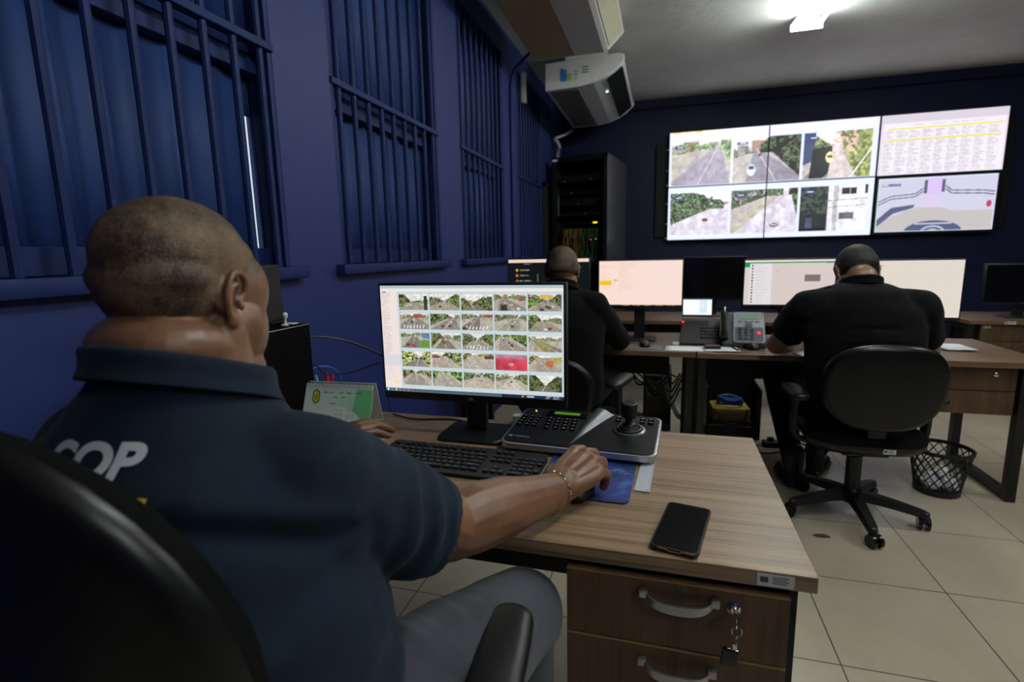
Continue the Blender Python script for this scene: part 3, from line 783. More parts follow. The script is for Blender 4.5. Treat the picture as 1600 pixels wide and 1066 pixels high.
vcells = [dict(vx=.8, hor=.1, lw=-.1, rw=1.0, treeL=.25, treeR=1.2, cars=0, road=(150, 142, 162), green=(96, 130, 62), bldg=.3),
          dict(vx=.35, hor=.25, lw=.2, rw=1.1, treeL=.3, treeR=1.6, cars=2, road=(132, 128, 146), green=(60, 76, 50)), dict(extra=hill),
          dict(vx=1.0, hor=.3, lw=-.8, rw=1.0, treeL=1.0, treeR=.6, cars=1, road=(196, 192, 206), green=(70, 96, 60)),
          dict(vx=.85, hor=.05, lw=.05, rw=1.3, treeL=.8, treeR=1.4, cars=1, road=(196, 190, 208), green=(70, 92, 52), cross=False), dict(extra=garage)]
for k, kw in enumerate(vcells):
    r, c = divmod(k, 3); wv = (140, 148, 142)[c]; x = (6, 152, 306)[c]
    q = street(wv, 107, 60+k, **kw); badge(q, q.w, q.h)
    if k == 1: q.ell(42, 78, 10, 14, (206, 208, 216)); q.rect(36, 68, 48, 76, (70, 80, 100))
    if k == 4: q.ell(64, 70, 9, 8, (240, 240, 240)); q.line(10, 106, 70, 30, 3, (180, 190, 110))
    VW.paste(q, x, 26+r*124)
VW.a[:] = np.clip((np.clip(VW.a, 0, 255)-120)*1.14+128, 0, 255)+np.array((-4, -4, 6))
def crop(p, x0, x1, y0, y1):
    q = Pic(x1-x0, y1-y0); q.a = p.a[y0:y1, x0:x1].copy(); return q
SH = Pic(230, 132, (226, 216, 230)); SH.rect(0, 0, 230, 18, (214, 206, 216)); SH.rect(8, 20, 24, 23, (210, 120, 130)); SH.rect(6, 19, 226, 132, (238, 232, 240))
textrows(SH, 8, 222, 36, 128, 4.5, (186, 180, 196), 3, cols=9, hgt=2)
SH.rect(12, 30, 222, 33, (232, 226, 60)); SH.rect(10, 54, 220, 57, (232, 226, 40)); textrows(SH, 60, 200, 24, 27, 3, (150, 150, 160), 5, cols=4)
CO = Pic(230, 132, (196, 194, 216))
CO.rect(0, 0, 230, 4, (206, 214, 240)); CO.poly([(0, 132), (0, 112), (60, 80), (86, 74), (128, 74), (150, 84), (230, 84), (230, 132)], (182, 176, 176))
CO.poly([(92, 74), (104, 42), (116, 42), (140, 74)], (206, 190, 226)); CO.rect(98, 4, 126, 42, (206, 180, 236)); CO.rect(92, 8, 98, 40, (70, 72, 100)); CO.rect(126, 8, 132, 38, (70, 72, 100))
for k in range(2):
    CO.line(2, 58+k*7, 28, 44+k*7, 2.4, (50, 58, 100)); CO.line(28, 44+k*7, 76, 40+k*7, 2.4, (50, 58, 100)); CO.line(76, 40+k*7, 90, 28+k*7, 2.4, (50, 58, 100)); CO.line(134, 24+k*7, 146, 35+k*7, 2.4, (50, 58, 100)); CO.line(146, 35+k*7, 206, 38+k*7, 2.4, (50, 58, 100)); CO.line(206, 38+k*7, 226, 42+k*7, 2.4, (50, 58, 100))
CO.poly([(0, 104), (30, 72), (76, 66), (74, 74), (36, 86), (0, 122)], (66, 74, 112)); CO.ell(116, 132, 56, 26, (60, 70, 112)); CO.ell(116, 134, 24, 16, (176, 176, 196)); CO.ell(116, 134, 20, 12, (74, 84, 122)); CO.ell(116, 134, 10, 8, (170, 172, 190)); CO.rect(80, 112, 152, 115, (190, 196, 214))
CO.a[:] = CO.a*0.88+34; CO.ell(218, 70, 5, 8, (190, 70, 96)); CO.rect(8, 14, 46, 20, (130, 124, 170)); CO.rect(10, 15, 20, 18, (226, 226, 240)); CO.rect(24, 15, 30, 18, (80, 84, 150))
CO.rect(0, 0, 230, 2, (206, 222, 240)); CO.rect(0, 130, 230, 132, (206, 222, 240)); CO.rect(0, 0, 3, 132, (190, 226, 220)); CO.rect(227, 0, 230, 132, (206, 206, 240))
vpics = {(0, 1): crop(VW, 0, 230, 0, 135), (1, 1): crop(VW, 230, 460, 0, 135), (0, 0): crop(VW, 0, 230, 135, 270), (1, 0): crop(VW, 230, 460, 135, 270), (2, 1): SH, (2, 0): CO}
vl = {(0, 1): 'upper left panel of the video wall with two street views', (1, 1): 'upper middle panel of the video wall with a street and a green hillside',
      (0, 0): 'lower left panel of the video wall with a road junction', (1, 0): 'lower middle panel of the video wall with a road and a pale building',
      (2, 1): 'upper right panel of the video wall with a table and two yellow rows', (2, 0): 'lower right panel of the video wall with a pale corridor'}
for c, (xa, xb) in enumerate(VX):
    for r, (za, zb) in enumerate(((ZB, ZM-0.003), (ZM+0.003, ZTOP))):
        o = thing('video_wall_panel', vl[(c, r)], 'screen', ((xa+xb)/2, 7.08, za), 0, 'video wall panels')
        ww, hh = xb-xa, zb-za
        b = MB(); b.box(-ww/2, ww/2, 0, 0.075, 0, hh); b.build('frame', BLACK, o, bevel=0.002)
        bz = 0.004 if c < 2 or r == 1 else 0.028
        pic_mesh('screen', vpics[(c, r)], ww-2*bz, hh-2*bz, o, T(0, -0.001, hh/2), screen_material(1.22 if c < 2 else 1.12))
        if c == 0:
            for zz in (0.02, 0.2, 0.45): MB().bbox(-ww/2-0.028, -ww/2-0.002, 0.01, 0.02, zz, zz+0.012, 0.002).build('side_clip', WHITEP, o)
mt = MB(); mt.box(-0.12, 3.60, 7.157, 7.2, 1.50, 2.66)
tt = mt.build('mounting_board', DARKP); setp(tt, 'black mounting board on the back wall behind the video wall panels', 'mounting board')

# ================================================================== air conditioners
ACW = mat('ac_body_plastic', rgb(218, 216, 210), 0.45, var=0.03)
ACG = mat('ac_grille_tan', rgb(186, 166, 130), 0.55, var=0.1)
def ac_profile(pts, y0, y1): return [[(x, y, z) for x, z in pts] for y in (y0, y1)]
# unit one hangs flat under the ceiling
a1 = thing('air_conditioner', 'ceiling air conditioner with a tan intake grille, cut by the top edge', 'air conditioner', (-0.75, 3.85, 2.945), 0, 'air conditioners')
b = MB(); prof = [(-0.36, 0.02), (-0.34, 0.0), (0.235, 0.0), (0.27, 0.012), (0.395, 0.13), (0.39, 0.16), (0.30, 0.20), (-0.36, 0.205)]
b.loft(ac_profile(prof, -0.82, 0.80)); b.build('body', ACW, a1, bevel=0.008)
g = MB()
for k in range(34):
    x = -0.33+0.0095*k
    g.box(x, x+0.005, -0.78, 0.765, -0.006, 0.0)
g.build('intake_grille', ACG, a1)
g = MB(); g.box(-0.335, -0.005, -0.785, 0.77, -0.002, 0.0005); g.build('grille_back', mat('ac_grille_dark', rgb(128, 112, 84), 0.6), a1)
for yy in (-0.25, 0.28): MB().box(-0.335, -0.0, yy, yy+0.012, -0.0075, 0.0).build('grille_divider', ACG, a1)
g = MB(); Mx = T(0.335, 0, 0.071) @ RY(-0.756); g.box(-0.072, 0.072, -0.76, 0.72, -0.004, 0.001, Mx); g.build('outlet_louver', mat('ac_louver_cream', rgb(196, 192, 160), 0.4), a1)
for yy in (-0.5, 0.5): MB().box(-0.2, 0.2, yy-0.02, yy+0.02, 0.2, 0.255).build('hanger', ACW, a1)
# unit two, the rounded one further along
a2 = thing('air_conditioner', 'rounded grey air conditioner with a blue label on its end, under the ceiling', 'air conditioner', (-0.75, 5.80, 2.81), 0, 'air conditioners')
prof = [(-0.34, 0.0), (-0.02, 0.01), (0.10, 0.03), (0.20, 0.065), (0.28, 0.11), (0.345, 0.165), (0.37, 0.20), (0.36, 0.235), (0.31, 0.252), (-0.34, 0.232)]
b = MB(); b.loft(ac_profile(prof, -0.75, 0.75)); b.build('body', mat('ac_body_grey', rgb(202, 204, 206), 0.4, var=0.03), a2, bevel=0.006)
for s in (-1, 1):
    b = MB(); p2 = [(x*1.02, z*1.03-0.004) for x, z in prof]; b.loft([[(x, s*0.75, z) for x, z in p2], [(x, s*0.772, z) for x, z in p2]] ); b.build('end_panel', ACW, a2, bevel=0.008)
b = MB()
for (xa, za), (xb, zb) in (((0.215, 0.062), (0.352, 0.160)),):
    n = Vector((zb-za, 0, -(xb-xa))).normalized()*0.003
    b.add([(xa, -0.70, za), (xb, -0.70, zb), (xb, 0.70, zb), (xa, 0.70, za), (xa+n.x, -0.70, za+n.z), (xb+n.x, -0.70, zb+n.z), (xb+n.x, 0.70, zb+n.z), (xa+n.x, 0.70, za+n.z)], [(0, 1, 2, 3), (4, 5, 6, 7), (0, 1, 5, 4), (1, 2, 6, 5), (2, 3, 7, 6), (3, 0, 4, 7)])
b.build('outlet', mat('ac_outlet_dark', rgb(8, 11, 11), 0.8, spec=0.1), a2)
b = MB()
for k in range(24): b.box(-0.31+0.0115*k, -0.304+0.0115*k, -0.70, 0.70, -0.004, 0.002)
b.build('intake_grille', mat('ac_grille_grey', rgb(118, 116, 112), 0.5), a2)
def lab(nm, m, *bx):
    b = MB()
    for q in bx: b.box(q[0], q[1], -0.7745, -0.772, q[2], q[3])
    b.build(nm, m, a2)
lab('blue_label', mat('label_blue', rgb(40, 130, 200), 0.4), (-0.20, -0.145, 0.065, 0.165), (-0.20, -0.175, 0.165, 0.178))
lab('energy_label', mat('label_green_yellow', rgb(160, 176, 50), 0.4), *[(-0.143, -0.10, 0.068+0.016*k, 0.081+0.016*k) for k in range(4)])
lab('pale_label', mat('label_pale', rgb(150, 176, 186), 0.4), *[(-0.075, -0.045, 0.075+0.03*k, 0.09+0.03*k) for k in range(3)])
lab('grey_lettering', mat('label_grey', rgb(90, 90, 92), 0.4), (0.0, 0.055, 0.12, 0.128), (0.0, 0.055, 0.142, 0.15), (0.0, 0.05, 0.165, 0.173))
b = MB(); b.sphere((0.18, -0.36, 0.058), 0.012, 10); b.build('status_light', mat('status_light', rgb(220, 255, 240), 0.3, emit=rgb(200, 255, 230), estr=3.0), a2)
for yy in (-0.5, 0.5): MB().box(-0.2, 0.2, yy-0.02, yy+0.02, 0.24, 0.39).build('hanger', ACW, a2)
# white bracket and pipe bundle beside it on the wall
b = MB(); b.bbox(-0.02, 0.02, -0.03, 0.03, -0.17, 0.10, 0.004); o = b.build('wall_bracket', WHITEP, None, loc=(-1.33+0.0, 5.15, 2.93)); setp(o, 'white upright bracket on the window wall beside the rounded air conditioner', 'bracket')
b = MB(); b.tube(curve_pts([(-1.31, 6.52, 2.70), (-1.27, 6.6, 2.62), (-1.30, 6.66, 2.52), (-1.27, 6.62, 2.44), (-1.30, 6.56, 2.40)], 8), 0.022, 10); b.tube(curve_pts([(-1.10, 6.58, 2.79), (-1.2, 6.57, 2.74), (-1.3, 6.52, 2.70)], 6), 0.018, 10)
o = b.build('drain_pipe', mat('wrapped_pipe_tape', rgb(168, 168, 170), 0.35, nscale=60, var=0.3), smooth=True); setp(o, 'pale wrapped pipe curling below the far end of the rounded air conditioner', 'pipe')
b = MB(); b.tube(curve_pts([(-1.1, 4.75, 3.10), (-1.25, 4.74, 2.98), (-1.325, 4.72, 2.86), (-1.335, 4.70, 2.5), (-1.335, 4.70, 1.6), (-1.335, 4.69, 0.3)], 8), 0.014, 10)
o = b.build('wall_cable', BARP, smooth=True); setp(o, 'navy painted cable running down the wall between the third and fourth window', 'cable')

# ================================================================== people
def skin_material(name, base, dark, scalp_dark=None, nscale=40):
    t = NT(name); v = t.mapping()
    n = t.noise(v, nscale*0.25, 5, 0.6); n2 = t.noise(v, 500, 3, 0.6)
    c = t.ramp(n, [(0.3, dark), (0.7, base)])
    t.l(c, t.b.inputs['Base Color'])
    t.set(None, 0.42, 0, 0.5); t.bump(n2, 0.25, 0.0006)
    t.b.inputs['Subsurface Weight'].default_value = 0.06
    t.b.inputs['Subsurface Radius'].default_value = (0.01, 0.004, 0.002)
    return t.m
def stubble_material(name, c0, c1):
    t = NT(name); v = t.mapping()
    n = t.noise(v, 14, 4, 0.6); n2 = t.noise(v, 420, 2, 0.7)
    mx = t.n('ShaderNodeMix', data_type='FLOAT'); mx.inputs[0].default_value = 0.45
    t.l(n, mx.inputs[2]); t.l(n2, mx.inputs[3])
    t.l(t.ramp(mx.outputs[0], [(0.42, c0), (0.58, c1)]), t.b.inputs['Base Color'])
    t.set(None, 0.6, 0, 0.35); t.bump(n2, 0.8, 0.0012)
    return t.m
def cloth_material(name, c, rough=0.8, var=0.15, bump=0.3, scale=700, sheen=0.15, spec=0.2):
    t = NT(name); v = t.mapping(); n = t.noise(v, 6, 4, 0.6); n2 = t.noise(v, scale, 2, 0.5)
    t.l(t.ramp(n, [(0.3, tuple(x*(1-var) for x in c)), (0.7, tuple(x*(1+var) for x in c))]), t.b.inputs['Base Color'])
    t.set(None, rough, 0, spec); t.bump(n2, bump, 0.0008)
    t.b.inputs['Sheen Weight'].default_value = sheen
    return t.m

def b_cap(b, p0, p1, r0, r1, n=16):
    """rounded cone"""
    p0 = Vector(p0); p1 = Vector(p1); d = (p1-p0)
    if d.length < 1e-6: b.sphere(p0, r0, n); return
    u = d.normalized(); pts = []; rr = []
    for k in range(5): a = pi/2*(1-k/4)*0.98; pts.append(p0-u*sin(a)*r0); rr.append(max(cos(a)*r0, 1e-4))
    for k in range(5): a = pi/2*(k/4)*0.98; pts.append(p1+u*sin(a)*r1); rr.append(max(cos(a)*r1, 1e-4))
    b.tube(pts, rr, n)
def b_chain(b, pr, n=16):
    for (p, r), (q, s) in zip(pr[:-1], pr[1:]): b_cap(b, p, q, r, s, n)
def b_ell(b, c, r, rot=None, n=24):
    M = T(*c) @ (rot if rot is not None else Matrix.Identity(4))
    b.sphere((0, 0, 0), r, n, M)
def b_loft(b, secs, n=32):
    """secs: (centre, rx, ry, z rotation)"""
    rings = []
    for s in secs:
        c = Vector(s[0]); rx, ry = s[1], s[2]; a0 = s[3] if len(s) > 3 else 0
        rings.append([c+Vector((rx*cos(t)*cos(a0)-ry*sin(t)*sin(a0), rx*cos(t)*sin(a0)+ry*sin(t)*cos(a0), 0)) for t in [2*pi*k/n for k in range(n)]])
    b.loft(rings)
def organic(name, b, voxel, m, parent, smooth=4, disp=None, post=None, fac=0.5):
    """fuse overlapping closed shapes into one continuous skin"""
    me = bpy.data.meshes.new('t'); me.from_pydata([tuple(v) for v in b.v], [], b.f)
    bm = bmesh.new(); bm.from_mesh(me); bmesh.ops.recalc_face_normals(bm, faces=bm.faces); bm.to_mesh(me); bm.free()
    o = bpy.data.objects.new('t', me); COL.objects.link(o)
    r = o.modifiers.new('r', 'REMESH'); r.mode = 'VOXEL'; r.voxel_size = voxel
    s = o.modifiers.new('s', 'SMOOTH'); s.iterations = smooth; s.factor = fac
    dg = bpy.context.evaluated_depsgraph_get()
    out = bpy.data.meshes.new_from_object(o.evaluated_get(dg))
    bpy.data.objects.remove(o); bpy.data.meshes.remove(me)
    out.name = name
    out.materials.clear(); out.materials.append(m)
    if disp:
        n = len(out.vertices); co = np.empty(n*3, np.float32); no = np.empty(n*3, np.float32)
        out.vertices.foreach_get('co', co); out.vertices.foreach_get('normal', no)
        co = co.reshape(-1, 3); no = no.reshape(-1, 3)
        d = disp(co, no); co += no*d[:, None].astype(np.float32)
        out.vertices.foreach_set('co', co.ravel()); out.update()
    out.shade_smooth()
    ob = bpy.data.objects.new(name, out); COL.objects.link(ob)
    if parent is not None: ob.parent = parent
    return ob
def gauss(co, c, r):
    d = (co-np.array(c, np.float32))/np.array(r, np.float32)
    return np.exp(-(d*d).sum(1))
def vn3(co, scale, seed=0):
    """cheap smooth noise from summed sines"""
    rs = np.random.RandomState(seed); out = np.zeros(len(co))
    for k in range(10):
        d = rs.randn(3); d /= np.linalg.norm(d); f = scale*(0.6+0.9*rs.rand())
        out += np.sin(co@d*f+rs.rand()*6.28)
    return out/10**0.5/1.4
def hand(b, M, s=1.0, curl=1.0, mirror=False, flat=False):
    """right hand: wrist at the origin, fingers to +y, palm down; thumb leaves the side of the palm"""
    g = -1 if mirror else 1
    def P(x, y, z): return M @ Vector((g*x*s, y*s, z*s))
    b_chain(b, [(P(0, -0.03, 0), 0.033*s), (P(0, 0.0, 0.002), 0.030*s), (P(0, 0.02, 0.004), 0.029*s)])
    mcp = [(-0.031, 0.094, 0.024), (-0.010, 0.099, 0.027), (0.012, 0.094, 0.024), (0.031, 0.084, 0.017)]
    for k, (x, y, z) in enumerate(mcp):
        b_chain(b, [(P(x*0.45, 0.012, 0.002), 0.019*s), (P(x*0.85, 0.055, z*0.55), 0.0165*s), (P(x, y, z-0.002), 0.0135*s)])
    b_ell(b, P(-0.002, 0.055, 0.004), (0.040*s, 0.044*s, 0.024*s), M.to_3x3().to_4x4())
    b_ell(b, P(-0.024, 0.036, -0.004), (0.017*s, 0.03*s, 0.016*s), M.to_3x3().to_4x4())
    if flat:
        seg = [((-0.035, 0.136, 0.020), (-0.038, 0.160, 0.008), (-0.039, 0.178, -0.006)), ((-0.012, 0.146, 0.022), (-0.013, 0.172, 0.010), (-0.014, 0.192, -0.004)),
               ((0.014, 0.140, 0.020), (0.016, 0.165, 0.008), (0.017, 0.183, -0.005)), ((0.037, 0.120, 0.014), (0.041, 0.138, 0.005), (0.044, 0.154, -0.006))]
        th = [(-0.03, 0.03, -0.002), (-0.056, 0.062, -0.006), (-0.068, 0.092, -0.010), (-0.070, 0.116, -0.014)]
    else:
        seg = [((-0.034, 0.128, 0.012), (-0.033, 0.138, -0.010), (-0.031, 0.138, -0.026)), ((-0.010, 0.134, 0.013), (-0.010, 0.146, -0.011), (-0.010, 0.147, -0.027)),
               ((0.014, 0.127, 0.009), (0.014, 0.136, -0.013), (0.014, 0.134, -0.028)), ((0.034, 0.110, 0.001), (0.034, 0.116, -0.017), (0.033, 0.114, -0.030))]
        th = [(-0.03, 0.028, -0.004), (-0.050, 0.056, -0.010), (-0.052, 0.086, -0.020), (-0.044, 0.106, -0.026)]
    for k in range(4):
        r = [0.0118, 0.0120, 0.0115, 0.0105][k]*s
        a, c, d = seg[k]
        b_cap(b, P(*mcp[k]), P(*a), r*1.16, r*1.0); b_cap(b, P(*a), P(*c), r*1.03, r*0.93); b_cap(b, P(*c), P(*d), r*0.92, r*0.80)
        b_cap(b, P(*mcp[k]), P(mcp[k][0], mcp[k][1]+0.002, mcp[k][2]), 0.0125*s, 0.012*s)
    b_chain(b, [(P(*th[0]), 0.018*s), (P(*th[1]), 0.0135*s), (P(*th[2]), 0.0115*s), (P(*th[3]), 0.0098*s)])
def head(b, M, s=1.0, fat=0.0, ears=True, n=28):
    """head frame: x right, y forward, z up, origin between the ears"""
    R3 = M.to_3x3().to_4x4()
    def P(x, y, z): return M @ Vector((x*s, y*s, z*s))
    def E(c, r, rot=None): b_ell(b, P(*c), tuple(q*s for q in r), R3 if rot is None else R3 @ rot, n)
    E((0, -0.012, 0.032), (0.077, 0.099, 0.080)); E((0, -0.035, 0.012), (0.078, 0.074, 0.072))
    E((0, 0.040, -0.022), (0.062, 0.060, 0.080)); E((0, 0.030, 0.040), (0.068, 0.064, 0.056))
    E((0, 0.038, -0.078), (0.054+fat, 0.052, 0.036+fat*0.5))
    for g in (-1, 1):
        E((g*0.042, 0.036, -0.045), (0.030+fat, 0.045, 0.046)); E((g*0.045, 0.055, -0.018), (0.020, 0.028, 0.018))
        E((g*0.031, 0.086, -0.008), (0.014, 0.010, 0.010)); E((g*0.052, 0.0, -0.062), (0.022+fat, 0.034, 0.034+fat))
        E((g*0.011, 0.104, -0.038), (0.009, 0.011, 0.008))
    E((0, 0.078, -0.104), (0.024, 0.020, 0.017)); E((0, 0.086, 0.010), (0.050, 0.015, 0.010))
    b_chain(b, [(P(0, 0.090, 0.004), 0.008*s), (P(0, 0.104, -0.020), 0.010*s), (P(0, 0.112, -0.036), 0.013*s)])
    E((0, 0.094, -0.062), (0.024, 0.010, 0.006)); E((0, 0.092, -0.072), (0.021, 0.011, 0.007))
    if ears:
        for g in (-1, 1):
            def Q(y, z, o): return P(g*(0.073+o), y, z)
            tl = 0.35
            def L(y, z): return (y*cos(tl)+z*sin(tl)*0.55-0.004, z*cos(tl)-y*sin(tl)-0.010)
            hel = [(0.006, 0.000, 0.005), (0.014, 0.012, 0.008), (0.010, 0.027, 0.011), (-0.004, 0.034, 0.014), (-0.019, 0.029, 0.016), (-0.027, 0.013, 0.018), (-0.026, -0.004, 0.017), (-0.019, -0.018, 0.014), (-0.009, -0.029, 0.011)]
            pts = curve_pts([Q(*L(y, z), o) for y, z, o in hel], 5)
            b.tube(pts, [0.0046*s]*len(pts), 10)
            ant = curve_pts([Q(*L(y, z), o) for y, z, o in [(0.000, 0.020, 0.009), (-0.011, 0.016, 0.012), (-0.016, 0.0, 0.012), (-0.010, -0.013, 0.010), (0.000, -0.017, 0.009)]], 5)
            b.tube(ant, [0.0038*s]*len(ant), 8)
            y, z = L(-0.002, -0.030); b_ell(b, Q(y, z, 0.010), (0.0058*s, 0.0105*s, 0.0105*s), R3)
            y, z = L(0.011, -0.005); b_ell(b, Q(y, z, 0.008), (0.006*s, 0.005*s, 0.007*s), R3)
            y, z = L(-0.007, 0.006); b_ell(b, Q(y-0.004, z, 0.001), (0.007*s, 0.021*s, 0.029*s), R3 @ RX(-tl) @ RZ(g*0.22))
def shell_part(name, src, keep, off, m, parent, thick=None):
    """a child mesh made of the faces of src whose points satisfy keep, lifted by off"""
    me = src.data; n = len(me.vertices)
    co = np.empty(n*3, np.float32); no = np.empty(n*3, np.float32)
    me.vertices.foreach_get('co', co); me.vertices.foreach_get('normal', no)
    co = co.reshape(-1, 3); no = no.reshape(-1, 3)
    w = keep(co); k = w > 0
    fs = [p for p in ([v for v in pl.vertices] for pl in me.polygons) if all(k[i] for i in p)]
    used = sorted({i for f in fs for i in f}); mp = {v: i for i, v in enumerate(used)}
    nc = co+no*(off*np.clip(w, 0, 1))[:, None]
    o = bpy.data.meshes.new(name); o.from_pydata([tuple(nc[i]) for i in used], [], [tuple(mp[i] for i in f) for f in fs])
    o.materials.append(m); o.shade_smooth()
    ob = bpy.data.objects.new(name, o); COL.objects.link(ob); ob.parent = parent
    return ob

# ------------------------------------------------------------------ the man at the near desk
SK1 = skin_material('warm_brown_skin', rgb(130, 90, 66), rgb(98, 66, 47))
ST1 = stubble_material('cropped_hair_stubble', rgb(46, 36, 28), rgb(116, 92, 72))
NAVYS = cloth_material('dark_teal_navy_polo', rgb(18, 31, 47), 0.85, 0.1, sheen=0.04)
JEAN = cloth_material('faded_grey_denim', rgb(66, 67, 75), 0.85, 0.3, 0.6, 900)
p1 = thing('person', 'man in a dark navy polo shirt and grey jeans, nearest, hand on the mouse', 'person', (-0.56, 0.45, 0))
O1 = Vector((-0.56, 0.45, 0)); L1 = lambda x, y, z: Vector((x, y, z))-O1     # world -> the person's own frame
b = MB()
HM = T(*L1(-0.616, 0.552, 1.288)) @ RZ(0.07) @ RX(-0.13)
head(b, HM, 0.99, fat=0.012)
b_ell(b, HM @ Vector((0, -0.018, 0.042)), (0.080, 0.096, 0.078), HM.to_3x3().to_4x4())
# thick neck with two folds at the nape
def HP(x, y, z): return HM @ Vector((x, y, z))
R3 = HM.to_3x3().to_4x4()
b_ell(b, HP(0, -0.048, 0.014), (0.079, 0.062, 0.042), R3)
b_ell(b, HP(0, -0.036, -0.072), (0.087, 0.080, 0.050), R3)
for g in (-1, 1):
    b_ell(b, HP(g*0.043, 0.043, -0.050), (0.036, 0.046, 0.060), R3); b_ell(b, HP(g*0.040, 0.048, 0.004), (0.036, 0.046, 0.056), R3); b_ell(b, HP(g*0.036, 0.042, -0.105), (0.040, 0.046, 0.036), R3)
b_ell(b, HP(0, -0.030, -0.130), (0.090, 0.076, 0.042), R3)
b_ell(b, HP(0, 0.050, -0.118), (0.055, 0.055, 0.034), R3)
b_loft(b, [(L1(-0.622, 0.52, 1.02), 0.115, 0.10), (L1(-0.622, 0.52, 1.10), 0.108, 0.10), (L1(-0.618, 0.525, 1.16), 0.094, 0.092), (L1(-0.616, 0.53, 1.22), 0.086, 0.086)])
b_loft(b, [(L1(-0.60, 0.48, 0.60), 0.16, 0.12), (L1(-0.60, 0.49, 0.80), 0.17, 0.12), (L1(-0.61, 0.51, 0.98), 0.17, 0.11), (L1(-0.62, 0.52, 1.08), 0.12, 0.09)])
SH_R, EL_R, WR_R = L1(-0.435, 0.545, 1.035), L1(-0.362, 0.800, 0.845), L1(-0.215, 1.075, 0.806)
SH_L, EL_L, WR_L = L1(-0.80, 0.545, 1.045), L1(-1.00, 0.84, 0.86), L1(-0.90, 1.19, 0.800)
for S_, E_, W_ in ((SH_R, EL_R, WR_R), (SH_L, EL_L, WR_L)):
    u = (W_-E_)
    b_chain(b, [(S_, 0.066), (S_.lerp(E_, 0.55), 0.066), (E_, 0.061)])
    b_chain(b, [(E_, 0.060), (E_+u*0.20+Vector((0, 0, 0.004)), 0.066), (E_+u*0.45+Vector((0, 0, 0.004)), 0.060), (E_+u*0.75, 0.047), (W_, 0.039)])
    b_chain(b, [(S_.lerp(L1(-0.62, 0.52, 1.04), 0.7), 0.07), (S_, 0.066)])
hR = T(*WR_R) @ RZ(-0.42) @ RX(0.06) @ RY(0.22)
hand(b, hR, 1.26)
hL = T(*WR_L) @ RZ(-0.50) @ RX(0.05)
hand(b, hL, 1.12, flat=True)
def d1(co, no):
    d = 0.0006*vn3(co, 90, 3)
    # the elbow crease and the forearm muscle
    d += -0.004*gauss(co, EL_R+Vector((0.035, 0.06, 0.035)), (0.012, 0.05, 0.02))
    return d
body1 = organic('body', b, 0.0028, SK1, p1, smooth=3, disp=d1, fac=0.45)
HMi = np.array(HM.inverted())
def in_head(co): return (co@HMi[:3, :3].T+HMi[:3, 3])/0.99
def scalp(co):
    q = in_head(co)
    hl = np.where(q[:, 1] > 0.035, 0.020+(q[:, 1]-0.035)*0.55, -0.034+0.0*q[:, 1])
    hl = np.where((q[:, 1] <= 0.035) & (q[:, 1] > -0.030), -0.034+(q[:, 1]+0.030)/0.065*0.054, hl)
    w = (q[:, 2]-hl)/0.03
    ear = (np.abs(q[:, 0]) > 0.0795) & (q[:, 2] < 0.030) & (q[:, 1] > -0.035)
    w[ear | (q[:, 2] < -0.038) | (q[:, 1] > 0.112)] = -1
    return w
shell_part('hair', body1, scalp, 0.0014, ST1, p1)
# eyes
for g in (-1, 1):
    MB().sphere(tuple(HM @ Vector((g*0.031, 0.084, -0.008))), 0.010, 12).build('eye', mat('eye_white', rgb(225, 220, 212), 0.2), p1, smooth=True)
# polo shirt: trunk and sleeves in one cloth, hems hanging free around the arms
b = MB()
b_loft(b, [(L1(-0.57, 0.48, 0.50), 0.235, 0.215), (L1(-0.575, 0.50, 0.60), 0.25, 0.235), (L1(-0.58, 0.51, 0.74), 0.252, 0.235), (L1(-0.59, 0.505, 0.88), 0.243, 0.205),
           (L1(-0.605, 0.505, 0.98), 0.235, 0.178), (L1(-0.615, 0.51, 1.06), 0.205, 0.152), (L1(-0.62, 0.515, 1.115), 0.155, 0.128), (L1(-0.616, 0.515, 1.15), 0.118, 0.116), (L1(-0.611, 0.515, 1.175), 0.103, 0.100), (L1(-0.609, 0.515, 1.192), 0.092, 0.088)])
for S_, E_, g in ((SH_R, EL_R, 1), (SH_L, EL_L, -1)):
    mid = S_.lerp(E_, 0.5); end = S_.lerp(E_, 0.93)
    b_cap(b, L1(-0.62, 0.51, 1.065), S_+Vector((0, 0, 0.004)), 0.085, 0.088, 24)
    b_cap(b, L1(-0.61+g*0.1, 0.50, 1.00), S_+Vector((0, -0.01, -0.06)), 0.10, 0.08, 24)
    b_cap(b, L1(-0.615+g*0.08, 0.46, 1.03), S_+Vector((-g*0.01, -0.015, -0.02)), 0.098, 0.086, 24)
    b_cap(b, L1(-0.60+g*0.12, 0.46, 0.92), S_+Vector((-g*0.01, 0.0, -0.05)), 0.10, 0.080, 24)
    ax = (E_-S_).normalized(); u = ax.cross(Vector((0, 0, 1))).normalized(); w = u.cross(ax)
    rings = []
    for t_, rr, dz in ((-0.12, 0.070, 0), (0.0, 0.083, 0.0), (0.25, 0.085, 0.0), (0.5, 0.084, -0.004), (0.64, 0.083, -0.006), (0.74, 0.082, -0.007), (0.79, 0.082, -0.008)):
        c = S_.lerp(E_, t_)+Vector((0, 0, dz))
        rings.append([c+u*cos(2*pi*k/28)*rr*0.96+w*sin(2*pi*k/28)*rr*1.05 for k in range(28)])
    for t_, rr in ((0.79, 0.073), (0.72, 0.067), (0.64, 0.03)):      # turned back inside: an open cuff
        c = S_.lerp(E_, t_)+Vector((0, 0, -0.008))
        rings.append([c+u*cos(2*pi*k/28)*rr+w*sin(2*pi*k/28)*rr*1.05 for k in range(28)])
    b.loft(rings)
